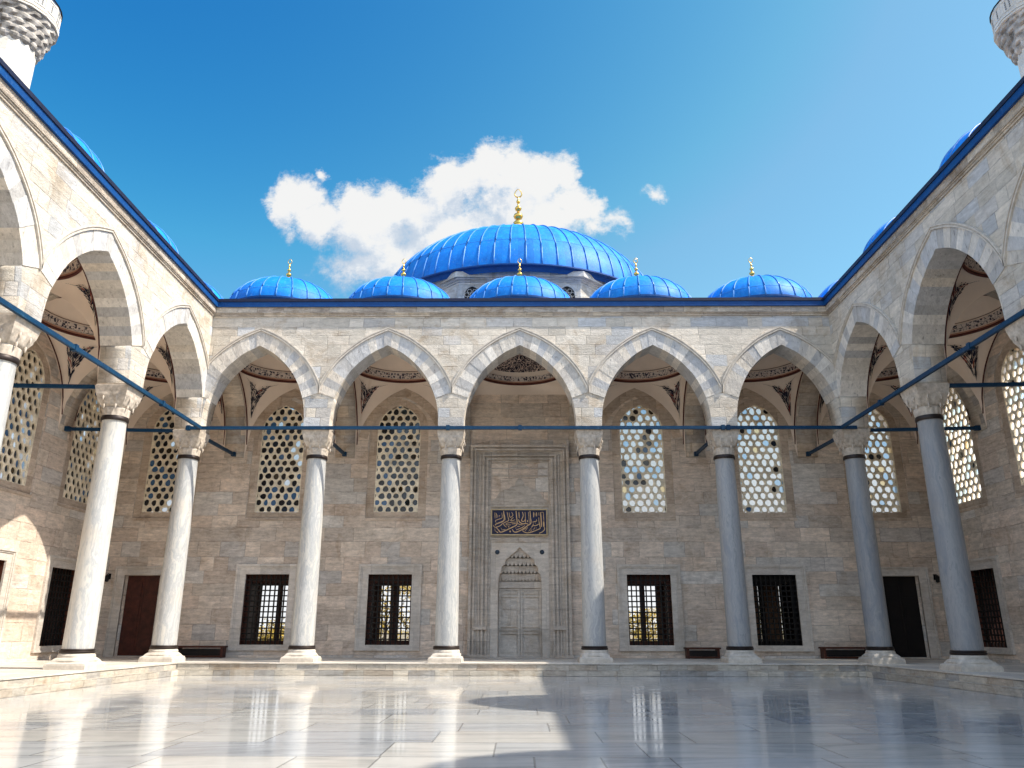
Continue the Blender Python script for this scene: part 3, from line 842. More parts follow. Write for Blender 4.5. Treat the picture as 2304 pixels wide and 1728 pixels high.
BW_UP = [(-16.0, 'dark', 1), (-10.92, 'dark', 2), (-5.57, 'dark', 3), (5.57, 'mixed', 4), (10.92, 'clear', 5), (16.0, 'clear', 6)]
BW_LO = [-11.03, -5.66, 5.58, 11.01]
CUSP = [(.95, ZP + .02), (.95, 3.42), (.93, 3.70), (.87, 3.88), (.80, 3.93), (.82, 4.03), (.79, 4.16), (.72, 4.25), (.64, 4.27), (.66, 4.38), (.60, 4.50), (.52, 4.55), (.45, 4.60), (.40, 4.68), (.31, 4.72), (.25, 4.79), (.16, 4.84), (.10, 4.93), (0, 5.02)]
cusp_full = [(-u, z) for u, z in CUSP] + CUSP[-2::-1]
wb = empty('gallery_wall', 'tall stone wall behind the far arcade with carved portal and lattice windows', 'wall', (0, YW, 0))
with Kids(wb):
    holes = [shift(arch_outline(1.355, 6.305, 10.30, 1.555), u) for u, _, _ in BW_UP]
    holes += [shift([(-1.05, .83), (1.05, .83), (1.05, 3.95), (-1.05, 3.95)], u) for u in BW_LO]
    holes += [shift([(-.78, ZP + .025), (.78, ZP + .025), (.78, 3.81), (-.78, 3.81)], u) for u in (-16.5, 16.47)]
    holes += [cusp_full]
    slab('wall', [[(-19.3, .1), (19.3, .1), (19.3, 14.40), (-19.3, 14.40)]] + holes, 1.15, put_back_wall, M['wall'])
    for u, k, s in BW_UP: upper_window(put_back_wall, u, k, s)
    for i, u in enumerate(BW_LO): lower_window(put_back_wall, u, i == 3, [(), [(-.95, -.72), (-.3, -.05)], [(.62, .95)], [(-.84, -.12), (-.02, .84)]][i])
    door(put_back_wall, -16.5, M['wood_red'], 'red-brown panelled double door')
    door(put_back_wall, 16.47, M['wood_black'], 'double door with its deep shade put into near-black wood')
    # plinth course and a thin string course
    mb = MB()
    for a, b in ((-18.2, -17.75), (-15.25, -12.45), (-9.62, -7.08), (-4.24, -2.36), (2.36, 4.16), (7.0, 9.6), (12.42, 15.22), (17.72, 18.2)):
        mb.prism([(a, ZP), (b, ZP), (b, .74), (a, .74)], -.035, -.001, put_back_wall)
    mb.build('plinth', M['wall'])
    # wall arches: a ring of voussoirs just proud of the wall in each bay
    for a, b in list(zip(XS, XS[1:])):
        if abs(a + b) < .1: continue
        mid, hs = (a + b) / 2, (b - a) / 2 - .46
        mb = MB(); n = 9
        for sg in (-1, 1):
            for i in range(n):
                h0, h1 = .30 + .70 * (1 - (1 - i / n) ** 1.9), .30 + .70 * (1 - (1 - (i + 1) / n) ** 1.9)
                hh = [h0 + (h1 - h0) * k / 3 for k in range(4)]
                o = [(mid + sg * interp(SP, h, 1, 0) * hs * .995, ZS + h * (RISE - .17)) for h in hh] + [(mid + sg * interp(SP, h, 1, 0) * (hs - .44), ZS + h * (RISE - .60)) for h in hh[::-1]]
                mb.prism(o, -random.uniform(.006, .012), -.001, put_back_wall, 0, random.random())
        mb.build('wall_arch', M['wallarch2'] if 'wallarch2' in M else M['winframe'])
# carved portal
po = empty('portal', '', 'portal')
del po['label']; del po['category']
with Kids(po):
    zb = ZP + .01
    steps = [(2.22, 2.10, 9.58, 9.46, .27), (2.10, 2.03, 9.46, 9.39, .17), (2.03, 1.95, 9.39, 9.31, .28), (1.95, 1.87, 9.31, 9.23, .16), (1.87, 1.66, 9.23, 9.13, .12), (1.66, 1.58, 9.13, 9.06, .23), (1.58, 1.50, 9.06, 8.99, .10), (1.50, 1.40, 8.99, 8.90, .18), (1.40, 1.28, 8.90, 8.80, .06)]
    nested(put_back_wall, -.02, [(a, b, c, d, zb, zb, p) for a, b, c, d, p in steps], M['portal'], 'portal_frame')
    mb = MB()
    for s in (-1, 1):      # plinth blocks and little colonnettes of the jambs
        mb.prism(shift([(s * 1.27, zb), (s * 2.26, zb), (s * 2.26, zb + .12), (s * 1.27, zb + .12)], -.02), -.31, 0, put_back_wall)
        mb.prism(shift([(s * 1.42, 1.55), (s * 2.0, 1.55), (s * 2.0, 1.72), (s * 1.42, 1.72)], -.02), -.295, 0, put_back_wall)
        mb.M = Matrix.Translation((-.02 + s * 1.765, YW - .13, 0))
        mb.lathe([(.055, zb + .12), (.055, 1.55)], 12); mb.lathe([(.045, 1.72), (.045, 8.9), (.06, 8.95), (.06, 9.1)], 12); mb.M = None
    mb.build('jamb_moulding', M['portal'])
    # inner panel: spandrel slab round the cusped niche
    slab('niche_arch', [[(-1.27, zb), (-1.27, 5.22), (1.27, 5.22), (1.27, zb)] , [(u * 1.0, z) for u, z in cusp_full]], .055, lambda u, d, z: (u - .02, YW - .056 + d, z), M['surround'])
    mb = MB(); mb.prism(shift([(-1.27, 5.22), (1.27, 5.22), (1.27, 5.42), (-1.27, 5.42)], -.02), -.09, 0, put_back_wall); mb.build('lintel', M['portal'])
    # relief panel above the plaque: stepped ogee outline
    og = [(1.27, 6.78), (1.27, 7.02), (1.05, 7.18), (.92, 7.42), (.70, 7.56), (.50, 7.60), (.34, 7.72), (.22, 7.74), (.18, 7.92), (.10, 8.02), (0, 8.14)]
    og = [(-u, z) for u, z in og] + og[-2::-1]
    mb = MB()
    mb.prism(shift(og, -.02), -.04, 0, put_back_wall); 
    mb.prism(shift([(u * .9, 6.80 + (z - 6.78) * .86) for u, z in og], -.02), -.06, -.04, put_back_wall)
    for z in (8.16, 8.5):
        mb.prism(shift([(-1.27, z), (1.27, z), (1.27, z + .05), (-1.27, z + .05)], -.02), -.04, 0, put_back_wall)
    mb.prism(shift([(-.42, 8.56), (-.30, 8.66), (-.14, 8.70), (0, 8.84), (.14, 8.70), (.30, 8.66), (.42, 8.56)], -.02), -.035, 0, put_back_wall)
    mb.build('relief_panel', M['portal'])
    # niche: hooded by hanging tiers, closed by a blind double door of stone
    mb = MB()
    mb.box((-.97, YW + .56, ZP), (.97, YW + .7, 5.1))
    mb.box((-.96, YW + .02, ZP), (.96, YW + .56, ZP + .04))
    mb.build('niche_back', M['surround'])
    mb = MB()
    for z0, z1, d0, hw, n in ((4.55, 5.1, .10, .62, 7), (4.22, 4.56, .20, .80, 9), (3.90, 4.23, .30, .90, 11), (3.58, 3.91, .42, .95, 13)):
        for k in range(n):
            a = -hw + 2 * hw * k / n; b = -hw + 2 * hw * (k + 1) / n; c = (a + b) / 2
            out = [(a, z1), (a, z0 + .16), (a + (b - a) * .12, z0 + .07), (c, z0), (b - (b - a) * .12, z0 + .07), (b, z0 + .16), (b, z1)]
            mb.prism(out, d0 + .012 * (k % 2), .56, put_back_wall)
    mb.build('hanging_tiers', M['portal'])
    mb = MB()
    mb.prism([(-.95, 3.30), (.95, 3.30), (.95, 3.56), (-.95, 3.56)], .46, .56, put_back_wall)
    for s in (-1, 1):
        mb.prism([(s * .02, ZP + .05), (s * .10, ZP + .05), (s * .10, 3.28), (s * .02, 3.28)], .47, .56, put_back_wall)
        mb.prism([(s * .84, ZP + .05), (s * .93, ZP + .05), (s * .93, 3.28), (s * .84, 3.28)], .48, .56, put_back_wall)
        for z in (1.38, 1.52, 1.66, 2.92, 3.06, 3.2):
            mb.prism([(s * .11, z), (s * .83, z), (s * .83, z + .06), (s * .11, z + .06)], .50, .56, put_back_wall)
        for a, b in ((ZP + .2, 1.3), (1.8, 2.35), (2.42, 2.85)):
            mb.prism([(s * .17, a), (s * .78, a), (s * .78, b), (s * .17, b)], .525, .56, put_back_wall)
        for k in range(9):
            x = .14 + .075 * k
            mb.prism([(s * x, 3.10), (s * (x + .04), 3.10), (s * (x + .04), 3.19), (s * x, 3.19)], .49, .50, put_back_wall)
    mb.build('blind_door', M['surround'])
    for s in (-1, 1):
        mb = MB(); mb.M = Matrix.Translation((s * .98 - .02, YW - .055, 4.80)) @ Matrix.Rotation(PI / 2, 4, 'X')
        mb.lathe([(.10, 0), (.10, .02), (.075, .035), (.0, .04)], 20); mb.build('boss', M['boss'], smooth=30)
    mb = MB(); mb.prism([(-1.5, 12.0), (1.5, 12.0), (1.5, 12.04), (-1.5, 12.04)], 0, 0.01, put_back_wall)
adopt(wb, [po])
po['label'] = 'carved stone portal with blind niche'

# side walls
WS = [31.75, 27.3]
for sg, put, nm, lab in ((-1, put_left_wall, 'left', 'stone wall at the back of the sunlit left gallery, a patch of sun on it'), (1, put_right_wall, 'right', 'stone wall at the back of the shaded right gallery, its lattices glowing')):
    w = empty('gallery_wall', lab, 'wall', (sg * XW, 17, 0))
    with Kids(w):
        holes = [shift(arch_outline(1.355, 6.305, 10.30, 1.555), u) for u in WS]
        holes += [shift([(-1.05, .83), (1.05, .83), (1.05, 3.95), (-1.05, 3.95)], u) for u in (31.75, 27.0)]
        slab('wall', [[(-1., .1), (34.79, .1), (34.79, 14.40), (-1., 14.40)]] + holes, .9, put, M['wall'])
        for i, u in enumerate(WS): upper_window(put, u, 'dark' if sg < 0 else 'clear', 7 + i + (sg > 0) * 2)
        for u in (31.75, 27.0): lower_window(put, u)

# ------------------------------------------------------------------ plaque with gold lettering
ST = [(35,[(1890,215),(1905,430),(1920,745)]),(18,[(1990,210),(2000,400),(2010,540)]),(12,[(1900,215),(1990,210)]),(46,[(1998,545),(2003,640),(2005,740)]),(26,[(2015,740),(2035,810),(2000,875),(1930,930),(1830,970)]),
(32,[(1500,165),(1515,380),(1535,560),(1500,640),(1420,690),(1250,810),(1100,890),(980,930),(900,910),(850,830)]),(32,[(985,160),(1005,380),(1025,560),(1000,670),(860,750),(600,870),(425,930),(340,850),(260,765)]),
(35,[(525,160),(545,360),(550,480),(500,540),(350,600),(215,655)]),(20,[(215,660),(240,690)]),(22,[(150,680),(220,755),(400,700),(510,590)]),(18,[(460,230),(475,410),(350,465),(230,515),(255,585)]),(16,[(205,220),(215,440)]),(20,[(250,240),(285,340),(275,420)]),(14,[(400,320),(360,340),(365,390)]),
(20,[(655,205),(690,390),(720,500),(640,550),(530,610),(560,690),(640,755)]),(14,[(560,300),(600,500)]),(18,[(730,220),(745,340),(780,395),(850,350),(870,300),(820,205)]),(20,[(890,400),(830,450),(790,510),(850,520),(950,480)]),(18,[(990,565),(830,580),(650,610),(620,660),(720,670),(800,670)]),(22,[(980,620),(830,635)]),(30,[(690,730),(740,745)]),
(24,[(1090,200),(1105,430)]),(24,[(1220,200),(1250,330),(1200,470),(1190,520),(1250,550),(1320,500),(1310,460)]),(18,[(1320,205),(1330,400),(1335,600)]),(30,[(1080,470),(1110,560),(1230,630),(1350,620),(1440,650)]),(30,[(1405,500),(1410,570)]),(16,[(1440,200),(1460,400),(1475,620)]),
(26,[(1630,210),(1635,400)]),(24,[(1740,215),(1745,360)]),(14,[(1825,215),(1830,340)]),(12,[(1680,230),(1690,350)]),(24,[(1590,570),(1660,555),(1740,530),(1735,470)]),(24,[(1820,400),(1830,560),(1870,780),(1800,830),(1600,910),(1420,955),(1300,930),(1210,870)]),(24,[(1620,620),(1620,690),(1720,690),(1820,640)]),(30,[(1600,690),(1560,750)]),
(12,[(1560,760),(1440,910)]),(12,[(1420,760),(1310,890)]),(12,[(1230,860),(1400,760)]),(14,[(1680,760),(1620,850)]),(12,[(1580,830),(1500,910)]),(52,[(745,905),(795,905)]),(24,[(1712,780),(1730,780)]),(14,[(1690,620),(1700,590)]),(24,[(1060,620),(1130,660),(1220,670)]),(20,[(1030,730),(1130,720)]),(22,[(990,850),(1200,770),(1310,690)]),(14,[(960,790),(1000,770)]),(24,[(260,905),(330,960)]),(12,[(210,790),(215,870),(260,910)]),(12,[(480,860),(430,770)]),(14,[(480,850),(600,830)])]
pl = empty('calligraphy_plaque', 'dark blue plaque with gold Arabic calligraphy over the portal niche', 'plaque', (-.04, YW - .1, 6.10))
PW, PH = 2.40, 1.06
def pput(u, d, z): return (u, d, z)
mb = MB(); mb.prism([(-PW/2, -PH/2), (PW/2, -PH/2), (PW/2, PH/2), (-PW/2, PH/2)], -.01, .10, pput); mb.build('panel', M['plaque'], pl)
nested(lambda u, d, z: (u, d, z), 0, [(PW/2 + .05, PW/2 - .0, PH/2 + .05, PH/2 - .0, -PH/2 - .05, -PH/2 + .0, .05)], M['goldframe'], 'frame', pl)
mb = MB()
def U(p): return Vector(((p[0] - 1100) / 1990 * PW, 0, -(p[1] - 570) / 870 * PH))
for wd, pts in ST:
    q = [U(p) for p in pts]; fine = []
    P = [q[0] * 2 - q[1]] + q + [q[-1] * 2 - q[-2]]
    for i in range(1, len(P) - 2):
        for k in range(5):
            t = k / 5; a, b, c, d = P[i-1:i+3]; fine.append(.5 * ((2*b) + (c-a)*t + (2*a-5*b+4*c-d)*t*t + (3*b-a-3*c+d)*t**3))
    fine.append(q[-1]); rows = []
    for k, p in enumerate(fine):
        t = (fine[min(k+1, len(fine)-1)] - fine[max(k-1, 0)]).normalized(); n_ = Vector((-t.z, 0, t.x))
        w = wd * 1.15 / 1990 * PW / 2 * (1 - .35 * abs(2 * k / (len(fine) - 1) - 1) ** 3)
        rows.append([p + n_ * w + Vector((0, -.012, 0)), p + n_ * w + Vector((0, -.026, 0)), p - n_ * w + Vector((0, -.026, 0)), p - n_ * w + Vector((0, -.012, 0))])
    mb.grid(rows)
mb.build('lettering', M['letter'], pl)

M['pave'] = stone('gallery_paving', [(.60,.55,.48),(.55,.51,.45),(.64,.59,.51)], 1.1, 2.0, vein=.3, joint=.7, rough=.4, stain=.4)
# ------------------------------------------------------------------ floor, gallery platform, ground
mb = MB(); mb.box((-16, -12, -.30), (16, 30, 0)); struct(mb.build('courtyard_floor', M['floor']))
mb = MB()
mb.poly([(-3000, -3000, -.32), (3000, -3000, -.32), (3000, 3000, -.32), (-3000, 3000, -.32)]); struct(mb.build('ground', M['ground']))
mb = MB()
E1, E2 = .91, 1.07          # edges of the two steps, measured from the column lines
XA, XB = 13.08 - E1, 13.08 - E2
YA, YB = 30 - E1, 30 - E2
def ring(x, y, z0, z1, lip=0):
    mb.box((-x, y, z0), (x, 35.9, z1)) 
    mb.box((-19, -1, z0), (-x, 35.9, z1)); mb.box((x, -1, z0), (19, 35.9, z1))
ring(XB, YB, .003, .205)
ring(XA, YA, .205, .385)
n0 = len(mb.f)
ring(XA - .025, YA - .025, .385, ZP)
for k in range(n0, len(mb.f)): mb.m[k] = 1
struct(mb.build('gallery_platform', [M['step'], M['pave']]))

# ------------------------------------------------------------------ benches and lamps
def bench(x, w, h, label, red):
    y = YW - .42
    b = empty('bench', label, 'bench', (x, y, ZP), 0, 'low wooden benches against the far wall')
    m = M['wood_red'] if red else M['wood']
    mb = MB(); mb.box((-w/2, -.24, h - .07), (w/2, .24, h)); mb.build('seat', m, b)
    for s in (-1, 1):
        mb = MB(); mb.box((s * (w/2 - .10) - .05, -.20, 0), (s * (w/2 - .10) + .05, .20, h - .07)); mb.build('leg', m, b)
    mb = MB(); mb.box((-w/2 + .151, -.17, .10), (w/2 - .151, -.14, h - .12)); 
    for k in range(3):
        x0 = -w/2 + .2 + (w - .4) / 3 * k; mb.box((x0 + .04, -.178, .15), (x0 + (w - .4) / 3 - .04, -.171, h - .17))
    mb.build('front_panel', M['wood_black'], b)
    mb = MB(); mb.box((-w/2 + .151, -.20, .02), (w/2 - .151, .16, .08)); mb.build('rail', m, b)
bench(-13.4, 2.05, .47, 'dark red wooden bench left of the leftmost grilled window', True)
bench(7.6, 1.46, .44, 'short brown bench between the two grilled windows right of the portal', False)
bench(13.55, 2.05, .47, 'long dark bench beside the corner column and the black doorway', False)
def sconce(x, z, label):
    l = empty('wall_lamp', label, 'lamp', (x, YW, z), 0, 'black wall lamps in the gallery corners')
    mb = MB(); mb.box((-.05, -.03, -.12), (.05, 0, .12)); mb.tube([(0, -.02, .06), (0, -.16, .12), (0, -.22, .06)], .012, 6); mb.build('bracket', M['sconce'], l)
    mb = MB(); mb.lathe([(.03, -.22), (.075, -.2), (.09, .0), (.10, .02), (.03, .09), (.01, .10)], 10, (0, -.22, -.02)); mb.build('lantern', M['sconce'], l)
sconce(-17.95, 3.75, 'small black wall lamp beside the red-brown door'); sconce(17.95, 3.75, 'small black wall lamp beside the black doorway')

# ------------------------------------------------------------------ domes
def finial(root, z, s, lift=0.):
    mb = MB()
    prof = [(.15, -.06), (.16, .0), (.10, .07), (.06, .12), (.13, .17), (.155, .235), (.13, .30), (.05, .36), (.035, .42), (.095, .47), (.11, .52), (.085, .57), (.03, .62), (.028, .70), (.05, .73), (.065, .77), (.05, .81), (.028, .85), (.02, .93)]
    if lift: mb.lathe([(.13 * s + .02, z - lift - .05), (.11 * s, z - lift * .6), (.13 * s, z - .05 * s)], 16)
    mb.lathe([(r * s, z + h * s) for r, h in prof], 20)
    f = mb.build('finial', M['gold'], root, smooth=50)
    mb = MB(); n = 18; pts = []; rad = []
    for k in range(n + 1):
        a = -PI / 2 + PI * .06 + (2 * PI - .12 * PI) * (k / n) + PI   # open at the top
        a = PI / 2 + .16 + (2 * PI - .32) * k / n
        x = .115 * s * math.cos(a) * (1 - .5 * max(0, math.sin(a)) ** 1.5); y = .125 * s * math.sin(a) * (1.45 if math.sin(a) > 0 else 1)
        pts.append((x, 0, z + 1.06 * s + y)); rad.append(s * (.010 + .012 * math.sin(PI * k / n)))
    mb.tube(pts, rad, 6); mb.build('crescent', M['gold'], f, smooth=50)
    return f
def make_dome(name, label, loc, r, h, nseam, bands, seam_r, fin, drum=.0, group=None, flare=.03, lift=0.):
    root = empty(name, label, 'dome', loc, 0, group)
    mb = MB(); N = nseam * 4; K = 22; rows = []
    def pt(a, e, k=0.): return ((r + k) * math.cos(e) * math.cos(a), (r + k) * math.cos(e) * math.sin(a), (h + k) * math.sin(e))
    ids = [[mb.vert(pt(2 * PI * j / N, PI / 2 * k / K)) for j in range(N)] for k in range(K)]
    top = mb.vert((0, 0, h))
    tn = {}
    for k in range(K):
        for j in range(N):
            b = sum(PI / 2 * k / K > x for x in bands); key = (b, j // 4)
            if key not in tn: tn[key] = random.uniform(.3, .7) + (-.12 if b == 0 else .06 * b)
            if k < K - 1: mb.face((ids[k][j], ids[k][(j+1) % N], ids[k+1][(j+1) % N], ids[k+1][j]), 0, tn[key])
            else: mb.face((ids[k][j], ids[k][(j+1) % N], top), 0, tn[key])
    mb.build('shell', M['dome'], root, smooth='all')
    mb = MB()
    for s in range(nseam):
        a = 2 * PI * (s + .5) / nseam
        emax = PI / 2 - (.10 if s % 2 == 0 else .20)
        mb.tube([pt(a, emax * k / 16, seam_r * .35) for k in range(17)], seam_r, 5)
    for x in bands:
        mb.tube([pt(2 * PI * j / 96, x + .004 * math.sin(j * 2.3), -seam_r * .05) for j in range(96)], seam_r * .3, 4, closed=True)
    mb.build('seams', M['seam'], root, smooth='all')
    mb = MB(); mb.lathe([(r * .985, -.3 - drum), (r * 1.0, -.08), (r * 1.0 + flare, -.05), (r * 1.0 + flare, .02), (r * .995, .035)], 64, cap=False); mb.build('base_ring', M['eave'], root, smooth=40)
    finial(root, h - .02 + lift, fin, lift)
    return root
gd = 'blue domes over the galleries'
zd = 14.9
d0 = make_dome('dome', 'small blue dome over the portal, in front of the great dome', (0, 32.4, zd), 2.52, 1.7, 24, [.28], .032, .80, group=gd, lift=.30)
for x, y, lab in ((-5.33, 32.4, 'small blue dome overlapping the left foot of the great dome'), (5.33, 32.4, 'small blue dome overlapping the right foot of the great dome'),
                  (-10.6, 32.4, 'small blue dome standing alone against the sky left of the great dome'), (10.6, 32.4, 'small pale-glinting blue dome standing alone right of the great dome'),
                  (-15.75, 32.6, 'blue dome peeping over the left inner corner of the roof'), (15.75, 32.6, 'pale dome peeping over the right inner corner of the roof'),
                  (-15.75, 27.05, 'blue dome sliver behind the left eave, nearest the far corner'), (15.75, 27.05, 'blue dome sliver behind the right eave, nearest the far corner'),
                  (-15.75, 21.3, 'blue dome sliver behind the left eave, nearer the viewer'), (15.75, 21.3, 'blue dome sliver behind the right eave, nearer the viewer')):
    d = copy_tree(d0); d.location = (x, y, zd); d.rotation_euler.z = random.uniform(-.04, .04)
    d.scale.z = 1.22 if abs(x) > 15 else 1.
    if abs(x) > 15:
        for ch in [c for c in d.children if c.name.startswith('finial')]:
            for cc in list(ch.children): bpy.data.objects.remove(cc)
            bpy.data.objects.remove(ch)
    tag(d, lab, 'dome', gd)
tall = make_dome('dome', 'added taller blue dome out of view, casting a curved shadow on the court floor', (15.6, 15.0, 14.62), 2.7, 5.1, 20, [.28], .034, .5, group=gd)  # two unseen domes added to throw curved shadows across the floor
t2 = copy_tree(tall); t2.location = (15.6, 5.7, 14.62); tag(t2, 'second added blue dome out of view beside the viewer, casting a curved shadow', 'dome', gd)
# the great dome on its eight-sided drum
big = make_dome('great_dome', 'great blue ribbed dome behind the far arcade, with a gilt finial', (-.08, 44.5, 19.32), 8.5, 5.25, 64, [.34, .62], .045, 2.0, flare=.2, lift=1.95)
hall = empty('prayer_hall', 'grey stone drum with small windows carrying the great dome', 'building', (0, 44.5, 0))
with Kids(hall):
    mb = MB(); a8 = PI / 8
    def oc(ap, z): return [(ap / math.cos(a8) * math.cos(a8 + PI / 4 * k), 44.5 + ap / math.cos(a8) * math.sin(a8 + PI / 4 * k), z) for k in range(8)]
    mb.grid([oc(7.6, 16.6), oc(7.6, 18.76), oc(7.68, 18.78), oc(7.68, 18.84), oc(7.8, 18.86), oc(7.82, 18.94), oc(7.98, 18.92), oc(7.98, 19.22), oc(6., 19.22)], close=True)
    mb.build('drum', M['drum'])
    mb = MB(); mb.box((-9, 36.7, 6.), (4.3, 53, 16.8)); mb.build('wall', M['drum'])
    for sx in (-1, 1):
        for y in (37.2, 44.5, 52):
            mb = MB(); mb.box((sx * 2.2 - .6, y - .6, -.32), (sx * 2.2 + .6, y + .6, 6.)); mb.build('pier', M['drum'])
    for x in (-2.45, 2.45):
        pp = lambda u, d, z: (u, 36.9 + d, z)
        o = shift(arch_outline(.50, 17.05, 18.0, .64), x); i_ = shift(arch_outline(.40, 17.15, 18.0, .52), x)
        f = slab('drum_window', [o, i_], .14, lambda u, d, z: (u, 36.81 + d, z), M['drum'])
        mb = MB(); mb.prism(i_, .0, .02, lambda u, d, z: (u, 36.89 - d, z)); mb.build('pane', M['wood_black'], f)
        mb = MB()
        for k in range(7):
            for j in range(3):
                zz = 17.25 + k * .2; uu = x - .28 + j * .28 + (.14 if k % 2 else 0)
                if abs(uu - x) < halfw(zz, .36, 18.0, .45):
                    mb.tube([(uu + .12 * math.cos(q * PI / 3), 36.85, zz + .12 * math.sin(q * PI / 3)) for q in range(6)], .018, 4, closed=True)
        mb.build('tracery', M['white'], f)

# ------------------------------------------------------------------ minarets
def minaret(x, y, label, zb, r=1.32, blank=False):
    root = empty('minaret', label, 'minaret', (x, y, 0), R(7), 'stone minarets')
    N = 16
    mb = MB(); mb.lathe([(r * 1.25, -.32), (r * 1.25, 12), (r, 15), (r * .985, zb - 2.0), (r * .97, zb + 1.0)], N); mb.build('shaft', M['min'], root)
    mb = MB(); mb.lathe([(r * .93, zb + .3), (r * .9, zb + 9)], N); mb.lathe([(r * 1.05, zb + 9), (r * 1.02, zb + 9.3), (.1, zb + 14)], N); mb.build('upper_shaft', M['min'], root)
    # balcony: tiers of hanging carving, then a panelled parapet
    mb = MB(); n = 48; rows = []
    T = 15
    for k in range(T + 1):
        f = k / T; z = zb - 2.0 + 1.75 * f; rr = r + (r * .50) * f ** .85; row = []
        tier = int(f * 4.999)
        for j in range(n):
            a = 2 * PI * j / n
            lo = (f * 5) % 1
            row.append(((rr + .11 * abs(math.sin(a * 8 + tier * PI / 2)) * (1 - lo * .4) - (.10 if lo < .3 else 0)) * math.cos(a), (rr + .11 * abs(math.sin(a * 8 + tier * PI / 2)) * (1 - lo * .4) - (.10 if lo < .3 else 0)) * math.sin(a), z + .05 * math.cos(a * 16 + tier * PI)))
        rows.append(row)
    mb.grid(rows, close=True)
    b = mb.build('balcony', M['minc'], root)
    mb = MB()
    R2 = r * 1.56
    for (q, z0, z1) in ((R2 + .06, -.27, -.17), (R2 - .02, -.17, -.1), (R2 + .05, -.1, .0), (R2, .0, 1.0)):
        mb.lathe([(q, zb + z0), (q, zb + z1)], N)
    for k in range(N):
        a = 2 * PI * (k + .5) / N; w = R2 * math.tan(PI / N); ca, sa = math.cos(a), math.sin(a); q = R2 * math.cos(PI / N)
        mb.M = Matrix.Translation((q * ca, q * sa, zb)) @ Matrix.Rotation(a, 4, 'Z')
        for u0, u1, z0, z1 in ((-w * .82, w * .82, .14, .19), (-w * .82, w * .82, .82, .87), (-w * .82, -w * .72, .19, .82), (w * .72, w * .82, .19, .82)):
            mb.box((-.02, u0, z0), (.03, u1, z1))
        mb.M = None
    for k in range(N):
        a = 2 * PI * (k + .5) / N; w = R2 * math.tan(PI / N); ca, sa = math.cos(a), math.sin(a); q = R2 * math.cos(PI / N)
        mb.M = Matrix.Translation((q * ca, q * sa, zb)) @ Matrix.Rotation(a, 4, 'Z')
        for i in range(3):
            for j in range(4):
                if (k + i) % 2 == 0: mb.box((-.01, -w * .42 + i * w * .3, .26 + j * .13), (.014, -w * .42 + i * w * .3 + w * .2, .26 + j * .13 + .085), 1)
        mb.M = None
    mb.build('parapet', [M['min'], M['pierce']], b)
    mb = MB(); mb.tube([(R2 * 1.01 * math.cos(2 * PI * k / 32), R2 * 1.01 * math.sin(2 * PI * k / 32), zb + 1.03) for k in range(32)], .04, 5, closed=True); mb.build('railing', M['iron'], b)
    return root
M['minc'] = flat('balcony_carving', (.56,.51,.45), .85, var=.4, scale=2.2, bump=.6)
M['pierce'] = flat('pierced_shadow_stone', (.20,.21,.22), .85, var=.3)
minaret(-26.45, 33.0, 'white stone minaret with carved balcony rising behind the left eave', 32.2, 1.2)
minaret(27.2, 33.4, 'weathered stone minaret with carved balcony rising behind the right eave', 32.1, 1.25)

# ------------------------------------------------------------------ trees seen through the grilled windows
def tree(x, y, h, rad, label, m, seed):
    rnd = random.Random(seed)
    root = empty('tree', label, 'tree', (x, y, -.32), 0, 'garden trees behind the far wall')
    mb = MB(); mb.tube([(0, 0, 0), (.05, .02, h * .3), (-.04, .05, h * .6)], [.16, .11, .05], 8)
    for k in range(6):
        a = k * 1.05; mb.tube([(0, 0, h * .25 + k * .1), (rad * .6 * math.cos(a), rad * .6 * math.sin(a), h * .6)], [.06, .02], 5)
    mb.build('trunk', M['bark'], root)
    mb = MB()
    cl = [(rnd.gauss(0, rad * .45), rnd.gauss(0, rad * .45), rnd.uniform(h * .18, h * .95)) for _ in range(34)]
    for c in cl:
        for _ in range(70):
            p = Vector(c) + Vector((rnd.gauss(0, .32), rnd.gauss(0, .32), rnd.gauss(0, .28)))
            d1 = Vector((rnd.gauss(0, 1), rnd.gauss(0, 1), rnd.gauss(0, 1))).normalized() * .11; d2 = d1.orthogonal().normalized() * .05
            mb.poly([p - d1, p + d2, p + d1, p - d2], 0, rnd.random())
    mb.build('crown', m, root, fix=False)
tree(-18.2, 60, 2.3, 1.6, 'yellow-green garden tree glimpsed through the leftmost grilled window', M['leaf_y'], 1)
tree(-9.8, 59, 6.4, 2.2, 'yellow-green garden tree glimpsed through the grilled window left of the portal', M['leaf_y'], 2)
tree(9.0, 60, 3.2, 1.8, 'low golden garden tree glimpsed through the grilled window right of the portal', M['leaf_y'], 3)
tree(17.7, 58, 7.0, 3.3, 'dense dark garden tree glimpsed through the rightmost grilled window', M['leaf'], 4)

# ------------------------------------------------------------------ camera
f_px, pitch, yaw, roll = 1749.2, .3075, -.0100, .0016
cd = bpy.data.cameras.new('camera'); cam = bpy.data.objects.new('camera', cd); COL.objects.link(cam)
cd.sensor_width = 36; cd.lens = 36 * f_px / 2304; cd.clip_start = .05; cd.clip_end = 8000
cam.location = (-.02, 0, 1.507)
Fw = Vector((-math.sin(-yaw) * -1 * 0 + math.sin(yaw) * math.cos(pitch), math.cos(yaw) * math.cos(pitch), math.sin(pitch)))
cam.rotation_mode = 'QUATERNION'
q = Fw.to_track_quat('-Z', 'Y')
from mathutils import Quaternion
cam.rotation_quaternion = q @ Quaternion((0, 0, 1), roll)
S.camera = cam

